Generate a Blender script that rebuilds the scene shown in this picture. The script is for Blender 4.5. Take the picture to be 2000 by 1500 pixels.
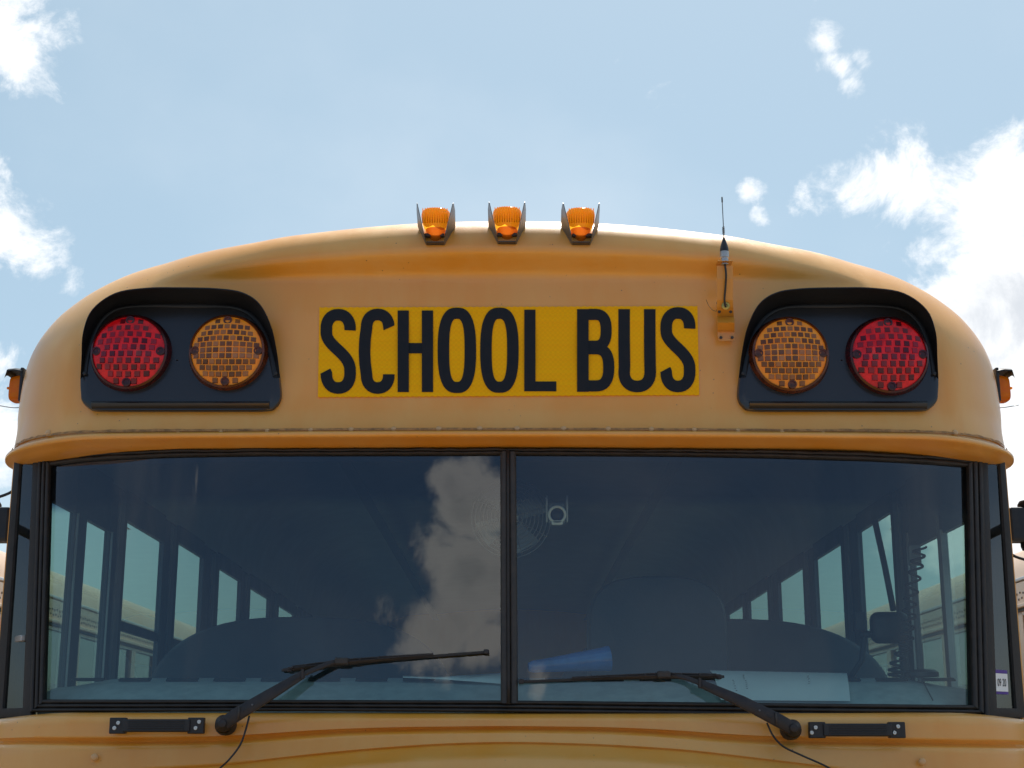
import bpy, bmesh, math, random
from mathutils import Vector, Matrix
import numpy as np
random.seed(7)
for o in list(bpy.data.objects): bpy.data.objects.remove(o)
SC = bpy.context.scene
COL = SC.collection
PI = math.pi
# ---------------------------------------------------------------- camera
FPX = 2880.0; PITCH = math.radians(14.0); CAMX, CAMZ = 0.006, 1.70
cam = bpy.data.cameras.new('camera'); co = bpy.data.objects.new('camera', cam); COL.objects.link(co)
co.location = (CAMX, 0, CAMZ); co.rotation_euler = (PI/2 + PITCH, 0, 0)
cam.sensor_width = 36; cam.lens = FPX/2000*36; cam.clip_start = .05; cam.clip_end = 20000
SC.camera = co
# ---------------------------------------------------------------- light
SUN_EL = math.radians(62); SUN_AZ = math.radians(12)      # azimuth measured from +Y towards +X
sdir = Vector((math.cos(SUN_EL)*math.sin(SUN_AZ), math.cos(SUN_EL)*math.cos(SUN_AZ), math.sin(SUN_EL)))
sl = bpy.data.lights.new('sun', 'SUN'); sl.energy = 4.0; sl.angle = math.radians(.53); sl.color = (1, .95, .88)
so = bpy.data.objects.new('sun', sl); COL.objects.link(so); so.location = (0, 20, 40)
so.rotation_euler = (-sdir).to_track_quat('-Z', 'Y').to_euler()
SC.view_settings.view_transform = 'Standard'; SC.view_settings.look = 'None'
SC.view_settings.exposure = 0.55; SC.view_settings.gamma = 1
SC.view_settings.use_curve_mapping = False

def px_dir(px, py):
    dx = (px-1000)/FPX; dy = (750-py)/FPX
    v = Vector((dx, math.cos(PITCH)-dy*math.sin(PITCH), math.sin(PITCH)+dy*math.cos(PITCH)))
    return v
def P(px, py, Y):
    v = px_dir(px, py); k = Y/v.y
    return Vector((CAMX+v.x*k, Y, CAMZ+v.z*k))
def S(px, py, fn, off=0.0):
    Y = 3.3
    for _ in range(8):
        p = P(px, py, Y); Y = fn(p.x, p.z)
    p = P(px, py, Y); p.y -= off
    return p
def ss(a, b, t):
    t = np.clip((t-a)/(b-a), 0, 1); return t*t*(3-2*t)

# ---------------------------------------------------------------- node helpers
class NT:
    def __init__(s, tree): s.t = tree; s.n = tree.nodes; s.l = tree.links
    def node(s, typ, ins=None, **kw):
        n = s.n.new(typ)
        for k, v in kw.items(): setattr(n, k, v)
        for k, v in (ins or {}).items():
            sock = n.inputs[k]
            if hasattr(v, 'is_linked'): s.l.new(v, sock)
            else: sock.default_value = v
        return n
    def math(s, op, a, b=None, c=None, clamp=False):
        ins = {0: a}
        if b is not None: ins[1] = b
        if c is not None: ins[2] = c
        return s.node('ShaderNodeMath', ins, operation=op, use_clamp=clamp).outputs[0]
    def vm(s, op, a, b=None, out=0):
        ins = {0: a}
        if b is not None: ins[1] = b
        return s.node('ShaderNodeVectorMath', ins, operation=op).outputs[out]
    def noise(s, vec, scale, detail=4, rough=.5, dist=0):
        return s.node('ShaderNodeTexNoise', {'Vector': vec, 'Scale': scale, 'Detail': detail, 'Roughness': rough, 'Distortion': dist}).outputs[0]
    def maprange(s, v, a, b, c=0., d=1., smooth=True):
        return s.node('ShaderNodeMapRange', {0: v, 1: a, 2: b, 3: c, 4: d}, interpolation_type='SMOOTHSTEP' if smooth else 'LINEAR').outputs[0]
    def mix(s, f, a, b, mode='MIX'):
        n = s.node('ShaderNodeMix', data_type='RGBA', blend_type=mode)
        for i, v in ((0, f), (6, a), (7, b)):
            if hasattr(v, 'is_linked'): s.l.new(v, n.inputs[i])
            else: n.inputs[i].default_value = v if i == 0 else (*v, 1) if len(v) == 3 else v
        return n.outputs[2]

# ---------------------------------------------------------------- sky
w = bpy.data.worlds.new('World'); SC.world = w; w.use_nodes = True
w.node_tree.nodes.clear(); T = NT(w.node_tree)
sky = T.node('ShaderNodeTexSky', sky_type='NISHITA', sun_disc=False, sun_elevation=SUN_EL, sun_rotation=SUN_AZ,
             altitude=100, air_density=1.0, dust_density=1.6, ozone_density=1.4)
geo = T.node('ShaderNodeTexCoord').outputs['Generated']
nrm = T.vm('NORMALIZE', geo)
# clouds lie on a far flat layer: noise lives in direction space, thick banks placed by soft lobes
def mirror_dir(px, py, tilt=4.0):
    d = px_dir(px, py).normalized(); n = Vector(((px-993)*2.1e-5+(-.022 if px < 993 else .022), -math.cos(math.radians(tilt)), math.sin(math.radians(tilt)))).normalized()
    return (d - 2*d.dot(n)*n).normalized()
lobes = [(px_dir(0, 60), .050, .62), (px_dir(40, 110), .030, .44), (px_dir(-70, -60), .08, .7), (px_dir(0, 440), .035, .50), (px_dir(70, 500), .032, .46), (px_dir(145, 555), .022, .42),
         (px_dir(-120, 400), .07, .7), (px_dir(20, 730), .03, .46), (px_dir(0, 850), .04, .60), (px_dir(-200, 900), .10, .7),
         (px_dir(1990, 430), .075, 1.0), (px_dir(1860, 400), .050, .62), (px_dir(1750, 360), .045, .62), (px_dir(1660, 380), .040, .60), (px_dir(1575, 395), .024, .50), (px_dir(1640, 320), .022, .42), (px_dir(1715, 280), .020, .40), (px_dir(1980, 620), .10, .95),
         (px_dir(1870, 530), .060, .66), (px_dir(1720, 480), .03, .38), (px_dir(1615, 90), .022, .56), (px_dir(1632, 130), .022, .58), (px_dir(1650, 175), .017, .50), (px_dir(1685, 115), .014, .42), (px_dir(1470, 378), .020, .60), (px_dir(1482, 425), .014, .50), (px_dir(1960, 900), .12, .95),
         (px_dir(2300, 600), .16, .8), (px_dir(-500, 1000), .2, .5),
         (mirror_dir(925, 920), .030, .80), (mirror_dir(950, 985), .038, .85), (mirror_dir(885, 1060), .034, .78), (mirror_dir(940, 1115), .050, .9), (mirror_dir(915, 1195), .044, .8),
         (mirror_dir(860, 1255), .048, .78), (mirror_dir(795, 1210), .026, .62), (mirror_dir(830, 1060), .022, .52), (mirror_dir(970, 1270), .05, .66),
         (mirror_dir(185, 930), .030, .36), (mirror_dir(1040, 1320), .02, .5),
         (Vector((-.95, -.35, .75)), .35, .5), (Vector((.95, -.45, .8)), .3, .45), (Vector((.1, -.5, 1.2)), .22, .42), (Vector((1, .25, .6)), .35, .5), (Vector((-.9, .3, .7)), .3, .45)]
warp = T.node('ShaderNodeTexNoise', {'Vector': nrm, 'Scale': 9.0, 'Detail': 3.0}).outputs[1]
wv = T.vm('ADD', nrm, T.node('ShaderNodeVectorMath', {0: T.vm('SUBTRACT', warp, (.5, .5, .5)), 3: .045}, operation='SCALE').outputs[0])
acc = None
for d, rad, amp in lobes:
    d = d.normalized()
    dist = T.vm('DISTANCE', wv, tuple(d), out=1)
    g = T.maprange(dist, 0.0, rad*1.35, amp, 0.0)
    acc = g if acc is None else T.math('MAXIMUM', acc, g)
n1 = T.noise(nrm, 17, 13, .66, .3)
n2 = T.noise(T.vm('ADD', nrm, (3.1, 1.7, .4)), 5, 8, .55)
dens = T.math('ADD', acc, T.math('MULTIPLY', T.math('SUBTRACT', n1, .5), 1.6))
cl = T.maprange(dens, .26, .62)
veil = T.math('MULTIPLY', T.maprange(T.noise(T.vm('MULTIPLY', nrm, (1, 1, 1.4)), 3.2, 6, .5), .42, .72), .16)
thick = T.maprange(T.math('ADD', dens, T.math('MULTIPLY', T.math('SUBTRACT', n2, .5), 2.0)), .62, 1.20)
# hazier and paler towards the sun, deeper blue away from it
tow = T.vm('DOT_PRODUCT', nrm, tuple(sdir), out=1)
skyc = T.mix(T.maprange(tow, .0, .75, .03, .55), sky.outputs[0], (3.15, 4.45, 4.80))
skyc = T.mix(T.maprange(tow, -.6, .5, 1.0, 0.0), skyc, T.mix(1.0, skyc, (.32, .54, .74), 'MULTIPLY'))
ccol = T.mix(thick, (8.0, 8.1, 8.2), (5.2, 5.5, 5.9))
full = T.mix(T.math('MAXIMUM', veil, cl), skyc, ccol)
bg = T.node('ShaderNodeBackground', {'Color': full, 'Strength': .10})
T.l.new(bg.outputs[0], T.node('ShaderNodeOutputWorld').inputs[0])

# ---------------------------------------------------------------- materials
def pbr(name, col, rough=.5, metal=0, spec=.5, coat=0, coat_rough=.1, var=0, var_scale=8, bump=0, bump_scale=60, ior=1.5, trans=0, sss=0):
    m = bpy.data.materials.new(name); m.use_nodes = True; T = NT(m.node_tree)
    b = m.node_tree.nodes['Principled BSDF']
    tc = T.node('ShaderNodeTexCoord').outputs['Object']
    b.inputs['Base Color'].default_value = (*col, 1); b.inputs['Roughness'].default_value = rough
    b.inputs['Metallic'].default_value = metal; b.inputs['Specular IOR Level'].default_value = spec
    b.inputs['Coat Weight'].default_value = coat; b.inputs['Coat Roughness'].default_value = coat_rough; b.inputs['IOR'].default_value = ior
    b.inputs['Transmission Weight'].default_value = trans
    if var:
        n = T.noise(tc, var_scale, 6, .6)
        c = T.mix(T.maprange(n, .3, .7), tuple(x*(1-var) for x in col), tuple(min(1, x*(1+var)) for x in col))
        T.l.new(c, b.inputs['Base Color'])
        T.l.new(T.maprange(n, .3, .7, rough*.85, min(1, rough*1.2)), b.inputs['Roughness'])
    if bump:
        bn = T.node('ShaderNodeBump', {'Strength': bump, 'Distance': .002, 'Height': T.noise(tc, bump_scale, 5, .6)})
        T.l.new(bn.outputs[0], b.inputs['Normal'])
    return m

def paint_mat(name, col, fade, dirt=1.0):
    m = bpy.data.materials.new(name); m.use_nodes = True; T = NT(m.node_tree); b = m.node_tree.nodes['Principled BSDF']
    tc = T.node('ShaderNodeTexCoord').outputs['Object']
    big = T.noise(tc, 2.2, 5, .6); mid = T.noise(T.vm('MULTIPLY', tc, (9, 9, 2.2)), 1.5, 6, .65)
    c = T.mix(T.maprange(T.math('ADD', T.math('MULTIPLY', big, .6), T.math('MULTIPLY', mid, .4)), .38, .64), col, fade)
    sp = T.node('ShaderNodeTexVoronoi', {'Vector': tc, 'Scale': 42.0, 'Randomness': 1.0})
    spn = T.noise(tc, 5, 3); 
    mask = T.math('MULTIPLY', T.maprange(sp.outputs[0], .045, .085, 1, 0), T.maprange(spn, .50, .60))
    sm = T.maprange(T.noise(T.vm('MULTIPLY', tc, (1, 1, .25)), 26, 8, .7), .66, .80, 0, .35)
    c = T.mix(T.math('MULTIPLY', mask, .75*dirt), c, (.10, .05, .025))
    c = T.mix(T.math('MULTIPLY', sm, dirt), c, (.22, .13, .07))
    fine = T.noise(tc, 900, 2, .5)
    c = T.mix(T.maprange(fine, .3, .7, 0, .10), c, fade)
    T.l.new(c, b.inputs['Base Color'])
    T.l.new(T.maprange(mid, .3, .7, .30, .46), b.inputs['Roughness'])
    b.inputs['Specular IOR Level'].default_value = .9
    b.inputs['Coat Weight'].default_value = .35; b.inputs['Coat Roughness'].default_value = .26
    h = T.math('ADD', T.math('MULTIPLY', T.noise(tc, 420, 3), .12), T.noise(tc, 5, 3, .5))
    bn = T.node('ShaderNodeBump', {'Strength': .35, 'Distance': .0045, 'Height': h}); T.l.new(bn.outputs[0], b.inputs['Normal'])
    return m

def glass_mat(name, tint, band=None, refl=1.0, rough=0.0, dust=0.0):
    m = bpy.data.materials.new(name); m.use_nodes = True; t = m.node_tree; t.nodes.clear(); T = NT(t)
    tr = T.node('ShaderNodeBsdfTransparent', {'Color': (*tint, 1)})
    tc = T.node('ShaderNodeTexCoord').outputs['Object']
    if band:
        z0, z1, bt = band
        z = T.node('ShaderNodeSeparateXYZ', {0: tc}).outputs[2]
        z = T.math('ADD', z, T.math('MULTIPLY', T.noise(tc, 3), .004))
        c = T.mix(T.maprange(z, z0, z1), tint, bt); T.l.new(c, tr.inputs[0])
    gl = T.node('ShaderNodeBsdfGlossy', {'Color': (refl, refl, refl, 1), 'Roughness': rough})
    gn = T.node('ShaderNodeNewGeometry')
    cs = T.math('ABSOLUTE', T.vm('DOT_PRODUCT', gn.outputs['Normal'], gn.outputs['Incoming'], out=1))
    f1 = T.math('ADD', T.math('MULTIPLY', T.math('POWER', T.math('SUBTRACT', 1.0, cs), 5.0), .957), .043)
    ff = T.math('DIVIDE', T.math('MULTIPLY', f1, 2.0), T.math('ADD', f1, 1.0), clamp=True)   # both faces of a thin pane
    mx = T.node('ShaderNodeMixShader', {0: ff, 1: tr.outputs[0], 2: gl.outputs[0]})
    last = mx.outputs[0]
    if dust:
        df = T.node('ShaderNodeBsdfDiffuse', {'Color': (.5, .48, .42, 1)})
        dn = T.math('MULTIPLY', T.maprange(T.noise(tc, 7, 9, .7), .35, .8, .35, 1.3), dust)
        sp = T.node('ShaderNodeTexVoronoi', {'Vector': tc, 'Scale': 60.0})
        dn = T.math('ADD', dn, T.math('MULTIPLY', T.maprange(sp.outputs[0], .03, .06, 1, 0), T.maprange(T.noise(tc, 8), .6, .68, 0, .25)), clamp=True)
        last = T.node('ShaderNodeMixShader', {0: dn, 1: last, 2: df.outputs[0]}).outputs[0]
    T.l.new(last, T.node('ShaderNodeOutputMaterial').inputs[0])
    return m

def lens_mat(name, col, col2, rough=.15, scale=0):
    m = bpy.data.materials.new(name); m.use_nodes = True; T = NT(m.node_tree); b = m.node_tree.nodes['Principled BSDF']
    tc = T.node('ShaderNodeTexCoord').outputs['Object']
    n = T.noise(tc, scale or 45, 4, .6)
    if 'prism' in name:
        isl = T.node('ShaderNodeNewGeometry').outputs['Random Per Island']
        n = T.math('ADD', T.math('MULTIPLY', n, .45), T.math('MULTIPLY', T.math('POWER', isl, 1.6), .62))
        T.l.new(T.mix(T.maprange(n, .25, .95, smooth=False), col, tuple(min(1, c*1.5) for c in col2)), b.inputs['Base Color'])
    else: T.l.new(T.mix(T.maprange(n, .35, .68), col, col2), b.inputs['Base Color'])
    b.inputs['Roughness'].default_value = rough; b.inputs['Specular IOR Level'].default_value = .45
    b.inputs['Coat Weight'].default_value = .12; b.inputs['Coat Roughness'].default_value = .12
    return m

M = {}
M['paint'] = paint_mat('faded_yellow_paint', (.80, .325, .024), (.81, .395, .074))
M['bracket'] = paint_mat('bracket_yellow_paint', (.66, .27, .012), (.68, .29, .03), .3)
M['npaint'] = paint_mat('pale_beige_paint', (.62, .36, .17), (.66, .42, .24), .4)  # pale beige paint of the parked buses
M['white'] = pbr('white_roof_paint', (.62, .62, .60), .4, var=.08)
M['rubber'] = pbr('weathered_rubber', (.022, .020, .019), .55, var=.4, var_scale=30, bump=.6, bump_scale=90)
M['rubber2'] = pbr('seal_rubber_grey', (.036, .033, .031), .5, var=.3, var_scale=40, bump=.4, bump_scale=150)
M['black'] = pbr('black_plastic', (.018, .018, .020), .42, var=.3, var_scale=40)
M['panel'] = pbr('gloss_black_panel', (.013, .012, .013), .30, spec=.5, coat=.5, coat_rough=.18, bump=.25, bump_scale=35)
M['hood'] = pbr('black_visor_sheet', (.010, .011, .014), .45, var=.3, bump=.2, bump_scale=60)
M['wiper'] = pbr('wiper_black_metal', (.024, .021, .022), .45, var=.3, var_scale=50)
M['glass'] = glass_mat('windshield_glass', (.68, .83, .78), dust=.012)
M['sideglass'] = glass_mat('side_window_glass', (.44, .60, .57), dust=.02)
M['darkglass'] = glass_mat('corner_window_glass', (.16, .22, .19), dust=.02)
M['redbase'] = lens_mat('red_lens', (.92, .006, .010), (.60, .003, .006), .2)  # bright seams beside darker prisms: light piping painted as colour
M['redcell'] = lens_mat('red_lens_prism', (.085, .002, .007), (.24, .010, .022), .10, 60)
M['ambbase'] = lens_mat('amber_lens', (1.0, .36, .015), (1.0, .28, .010), .2)  # same bright seam colour standing in for piped light, in amber
M['ambcell'] = lens_mat('amber_lens_prism', (.13, .045, .014), (.32, .13, .045), .10, 60)
M['redrim'] = lens_mat('red_lens_rim', (.06, .004, .006), (.035, .003, .004), .25)
M['ambrim'] = lens_mat('amber_lens_rim', (.13, .030, .006), (.06, .014, .004), .25)
def glow_lens(name, col, col2, tr, tcol):
    m = lens_mat(name, col, col2, .16, 60); T = NT(m.node_tree); b = m.node_tree.nodes['Principled BSDF']
    t_ = T.node('ShaderNodeBsdfTranslucent', {'Color': (*tcol, 1)})
    mx = T.node('ShaderNodeMixShader', {0: tr, 1: b.outputs[0], 2: t_.outputs[0]})
    T.l.new(mx.outputs[0], m.node_tree.nodes['Material Output'].inputs[0]); return m
M['amber'] = glow_lens('amber_marker_lens', (.98, .34, .008), (.98, .24, .005), .6, (1, .60, .035))
M['amber_shaded'] = glow_lens('amber_marker_lens_shaded', (.90, .20, .010), (.95, .26, .012), .22, (1, .22, .02))  # redder copy of the amber lens, with shade put into the colour
M['amber3'] = glow_lens('amber_side_lens', (.95, .24, .012), (.98, .32, .014), .5, (1, .42, .03))
M['steel'] = pbr('brushed_grey_steel', (.17, .175, .19), .38, metal=.8, var=.2, var_scale=60)
M['chrome'] = pbr('bright_screw_steel', (.6, .6, .6), .28, metal=1)
M['darksteel'] = pbr('dark_bracket_steel', (.07, .06, .055), .5, metal=.4, var=.3)
M['brass'] = pbr('brass_grommet', (.55, .38, .10), .35, metal=.9)
M['sign'] = None
M['letter'] = pbr('black_letter_film', (.006, .006, .009), .5, spec=.35, var=.35, var_scale=45)
M['dirt'] = pbr('old_sealant', (.44, .21, .075), .8, var=.4, var_scale=60, bump=1, bump_scale=120)
M['int'] = pbr('interior_grey_panel', (.22, .24, .25), .6, var=.15)
M['ceil'] = pbr('ceiling_panel', (.44, .48, .48), .55, var=.1)
M['pillar'] = pbr('interior_pillar_paint', (.10, .11, .125), .45, var=.1)
M['dash'] = pbr('grey_dashboard', (.42, .46, .45), .6, var=.12, var_scale=30)
M['slot'] = pbr('dark_slot', (.02, .02, .022), .8)
M['vinyl'] = pbr('dark_seat_vinyl', (.055, .062, .075), .5, var=.15, bump=.4, bump_scale=120)
M['paper'] = pbr('white_paper', (.88, .88, .86), .8, var=.03)
M['blue'] = pbr('blue_translucent_plastic', (.035, .16, .46), .16, coat=.6, var=.2, var_scale=20)
M['lightplastic'] = pbr('pale_grey_plastic', (.62, .62, .58), .4)
M['alu'] = pbr('aluminium_frame', (.45, .45, .44), .4, metal=.7, var=.15)
M['purple'] = pbr('purple_print', (.10, .05, .30), .6)
M['ink'] = pbr('faint_ink', (.25, .25, .25), .8)
M['rivetpaint'] = paint_mat('rivet_paint', (.66, .32, .08), (.72, .42, .18), 1.0)
M['tyre'] = pbr('tyre_rubber', (.02, .02, .02), .8)
M['headlamp'] = pbr('headlamp_glass', (.7, .7, .7), .1, coat=1)
def ground_mat():
    m = bpy.data.materials.new('worn_asphalt'); m.use_nodes = True; T = NT(m.node_tree); b = m.node_tree.nodes['Principled BSDF']
    tc = T.node('ShaderNodeTexCoord').outputs['Object']
    c = T.mix(T.noise(tc, .6, 8, .6), (.16, .15, .14), (.27, .255, .235)); c = T.mix(T.maprange(T.noise(tc, 40, 4), .4, .6), c, (.20, .19, .175))
    T.l.new(c, b.inputs['Base Color']); b.inputs['Roughness'].default_value = .9
    return m
def sign_mat():
    m = bpy.data.materials.new('reflective_yellow_sheeting'); m.use_nodes = True; T = NT(m.node_tree); b = m.node_tree.nodes['Principled BSDF']
    tc = T.node('ShaderNodeTexCoord').outputs['Object']
    st = T.noise(T.vm('MULTIPLY', tc, (.45, 1, 110)), 1.0, 2, .5)
    c = T.mix(T.maprange(st, .38, .62), (1.0, .47, .000), (1.0, .51, .000))
    mesh = T.node('ShaderNodeTexChecker', {'Vector': tc, 'Scale': 170.0}).outputs[1]
    c = T.mix(T.math('MULTIPLY', mesh, .10), c, (.50, .26, .01))
    blot = T.maprange(T.noise(tc, 9, 6, .7), .68, .80, 0, .4); c = T.mix(blot, c, (.38, .22, .05))
    T.l.new(c, b.inputs['Base Color']); b.inputs['Roughness'].default_value = .4; b.inputs['Specular IOR Level'].default_value = .12
    return m
M['sign'] = sign_mat()

# ---------------------------------------------------------------- object helpers
WLOC = {}
def tag(o, label=None, cat=None, group=None, kind=None):
    for k, v in (('label', label), ('category', cat), ('group', group), ('kind', kind)):
        if v: o[k] = v
    return o
def empty(name, loc, label, cat, group=None):
    o = bpy.data.objects.new(name, None); COL.objects.link(o); o.location = loc; o.empty_display_size = .2
    WLOC[o.name] = Vector(loc); return tag(o, label, cat, group)
def mk(name, geo, mat, parent=None, smooth=False, label=None, kind=None, cat=None, group=None, fmat=None, auto=None):
    verts, faces = geo
    V = np.array([tuple(v) for v in verts], dtype=float)
    c = Vector((V.min(0)+V.max(0))/2)
    me = bpy.data.meshes.new(name)
    me.from_pydata([tuple(v) for v in (V-np.array(c))], [], faces)
    mats = mat if isinstance(mat, (list, tuple)) else [mat]
    for m in mats: me.materials.append(m)
    if fmat is not None: me.polygons.foreach_set('material_index', fmat)
    bm = bmesh.new(); bm.from_mesh(me)
    bmesh.ops.remove_doubles(bm, verts=bm.verts, dist=1e-6)
    bmesh.ops.recalc_face_normals(bm, faces=bm.faces) if not smooth == 'keep' else None
    bm.to_mesh(me); bm.free()
    if smooth:
        me.polygons.foreach_set('use_smooth', [True]*len(me.polygons))
        if auto: me.set_sharp_from_angle(angle=math.radians(auto))
    me.update()
    o = bpy.data.objects.new(name, me); COL.objects.link(o)
    if parent: o.parent = parent; o.location = c - WLOC[parent.name]
    else: o.location = c
    WLOC[o.name] = c
    return tag(o, label, cat, group, kind)
def join(*gs):
    V, F = [], []
    for v, f in gs:
        n = len(V); V += [tuple(a) for a in v]; F += [tuple(i+n for i in q) for q in f]
    return V, F
def box(c, s, rot=None, bev=0.0, seg=2):
    bm = bmesh.new(); bmesh.ops.create_cube(bm, size=1)
    for v in bm.verts: v.co = Vector((v.co.x*s[0], v.co.y*s[1], v.co.z*s[2]))
    if bev: bmesh.ops.bevel(bm, geom=list(bm.edges), offset=bev, segments=seg, affect='EDGES', profile=.5)
    R = rot if rot is not None else Matrix.Identity(3)
    bm.verts.ensure_lookup_table()
    V = [R @ v.co + Vector(c) for v in bm.verts]; F = [tuple(v.index for v in f.verts) for f in bm.faces]
    bm.free(); return V, F
def frames(pts):
    pts = [Vector(p) for p in pts]; out = []; n = len(pts); up = None
    for i in range(n):
        t = (pts[min(i+1, n-1)] - pts[max(i-1, 0)]).normalized()
        if up is None:
            a = Vector((0, 0, 1)) if abs(t.z) < .9 else Vector((1, 0, 0)); up = (a - t*a.dot(t)).normalized()
        else: up = (up - t*up.dot(t)).normalized()
        out.append((pts[i], t, up, t.cross(up)))
    return out
def tube(pts, r, seg=10, cap=True, sx=1.0, sy=1.0):
    V, F = [], []; fr = frames(pts); n = len(fr)
    for i, (p, t, u, s) in enumerate(fr):
        rr = r[i] if isinstance(r, (list, tuple)) else r
        for k in range(seg):
            a = 2*PI*k/seg; V.append(p + u*math.cos(a)*rr*sy + s*math.sin(a)*rr*sx)
    for i in range(n-1):
        for k in range(seg):
            k2 = (k+1) % seg; F.append((i*seg+k, i*seg+k2, (i+1)*seg+k2, (i+1)*seg+k))
    if cap: F.append(tuple(range(seg))[::-1]); F.append(tuple((n-1)*seg+k for k in range(seg)))
    return V, F
def bez(pts, n=24):
    pts = [Vector(p) for p in pts]; out = []
    ext = [pts[0]*2-pts[1]] + pts + [pts[-1]*2-pts[-2]]
    m = max(2, n//(len(pts)-1))
    for i in range(1, len(ext)-2):
        a, b, c, d = ext[i-1:i+3]
        for k in range(m):
            t = k/m
            out.append(.5*((2*b)+(c-a)*t+(2*a-5*b+4*c-d)*t*t+(3*b-a-3*c+d)*t**3))
    out.append(pts[-1]); return out
def grid(rows, closed=False):
    V = []; F = []; n = len(rows[0])
    for r in rows: V += [tuple(p) for p in r]
    for i in range(len(rows)-1):
        for k in range(n if closed else n-1):
            k2 = (k+1) % n
            F.append((i*n+k, i*n+k2, (i+1)*n+k2, (i+1)*n+k))
    return V, F
def lathe(prof, c, axis=(0, -1, 0), seg=32):
    ax = Vector(axis).normalized(); a = Vector((0, 0, 1)) if abs(ax.z) < .9 else Vector((1, 0, 0))
    u = (a-ax*a.dot(ax)).normalized(); s = ax.cross(u); c = Vector(c)
    return grid([[c + ax*h + (u*math.cos(2*PI*k/seg)+s*math.sin(2*PI*k/seg))*max(r, 1e-5) for k in range(seg)] for r, h in prof], True)
def shell(front, th_vec):
    """thicken an open grid of rows by offsetting a vector field; returns closed solid"""
    rows = front; n = len(rows[0]); m = len(rows)
    back = [[Vector(p)+Vector(th_vec(p) if callable(th_vec) else th_vec) for p in r] for r in rows]
    V1, F1 = grid(rows); V2, F2 = grid(back); N = len(V1)
    F = list(F1) + [tuple(i+N for i in f[::-1]) for f in F2]
    for k in range(n-1):
        F.append((k, k+1, N+k+1, N+k)); b = (m-1)*n; F.append((b+k+1, b+k, N+b+k, N+b+k+1))
    for i in range(m-1):
        F.append(((i+1)*n, i*n, N+i*n, N+(i+1)*n)); F.append((i*n+n-1, (i+1)*n+n-1, N+(i+1)*n+n-1, N+i*n+n-1))
    return V1+V2, F

# ---------------------------------------------------------------- ground
g = mk('ground', ([(-3000, -3000, 0), (3000, -3000, 0), (3000, 3000, 0), (-3000, 3000, 0)], [(0, 1, 2, 3)]), ground_mat(), kind='structure')

# ================================================================ THE BUS
BUS = empty('school_bus', (0, 7.4, 0), 'yellow school bus seen head-on from below, filling the picture with its SCHOOL BUS sign', 'bus', 'school buses parked in a row')
def part(name, geo, mat, smooth=False, parent=None, **kw): return mk(name, geo, mat, parent or BUS, smooth, **kw)

# ---- arch outline of the front cap (half, measured) -------------------------------
half = [(956, 850), (955, 810), (944, 740), (925, 686), (895, 641), (856, 603), (800, 565), (725, 531), (620, 500), (500, 475), (400, 458), (200, 438), (0, 432)]
ZB = 2.395; W = 0
hp = []
for off, y in half:
    p = P(995+off+5, y, 3.4)
    Rr = .095 + .20*float(ss(.55, 1.12, abs(p.x)))
    p = P(995+off+5, y, 3.262 + .085*(p.z-2.395) + .03*p.x**2 + Rr*.74 + (.0 if off > 300 else -.02)); hp.append((p.x-CAMX*0, p.z))
W = hp[0][0]
tgt = np.array([(5+995+off-1000, y) for off, y in half], float)   # pixel offsets of the outline, right half
def proj(x, y, z):
    D = y*math.cos(PITCH)+(z-CAMZ)*math.sin(PITCH); v = (z-CAMZ)*math.cos(PITCH)-y*math.sin(PITCH)
    return FPX*(x-CAMX)/D, 750-FPX*v/D
Hn = np.array(hp, float)
for it in range(12):
    tg = np.gradient(Hn, axis=0); tg[-1] = (-1, 0); tg[0] = (0, 1); tg /= np.linalg.norm(tg, axis=1)[:, None]; nn = np.stack([tg[:, 1], -tg[:, 0]], 1)
    tp = np.gradient(tgt, axis=0); tp[-1] = (-1, 0); tp[0] = (0, -1); tp /= np.linalg.norm(tp, axis=1)[:, None]; npx = np.stack([-tp[:, 1], tp[:, 0]], 1)
    for i in range(len(Hn)):
        best = -1e9
        for d in np.linspace(0, .3, 200):
            x, z = Hn[i]-nn[i]*d; Rr = .095 + .20*float(ss(.55, 1.12, abs(x)))
            if d > Rr: break
            u = 1-d/Rr; y = 3.262+.085*(z-2.395)+.03*x*x+Rr*(1-math.sqrt(max(0, 1-u*u)))
            if abs(x) < .8: y -= .060*(1-(x/.84)**2)**.85
            q = proj(x, y, z); best = max(best, (q[0]-tgt[i, 0])*npx[i, 0]+(q[1]-tgt[i, 1])*npx[i, 1])
        Hn[i] -= nn[i]*best*3.5/FPX*.8
hp = [tuple(p) for p in Hn]; W = hp[0][0]; WB = W-.024
hp = [(W+.002, ZB)] + hp
hp[-1] = (0, hp[-1][1])
pl = [Vector((x, 0, z)) for x, z in hp]; mir = [Vector((-p.x, 0, p.z)) for p in pl[::-1]][1:]
arch = bez(pl+mir, 520)
A = np.array([(p.x, p.z) for p in arch])
ang = np.arctan2(A[:, 1]-ZB, A[:, 0]); 
def arch_r(th):
    i = np.argsort(ang); return np.interp(th, ang[i], np.hypot(A[i, 0], A[i, 1]-ZB))
def R_of(x): return .095 + .20*ss(.55, 1.12, abs(x))
RA = R_of(A[:, 0]); SEG = A[1:]-A[:-1]; SEG2 = (SEG*SEG).sum(1)+1e-12
def band_z(x):
    zb = 2.777 - .010*(x/.8)**2; k = np.sqrt(np.clip(1-(x/.84)**2, 0, 1)); return zb, zb+.012+.045*k, k
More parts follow.
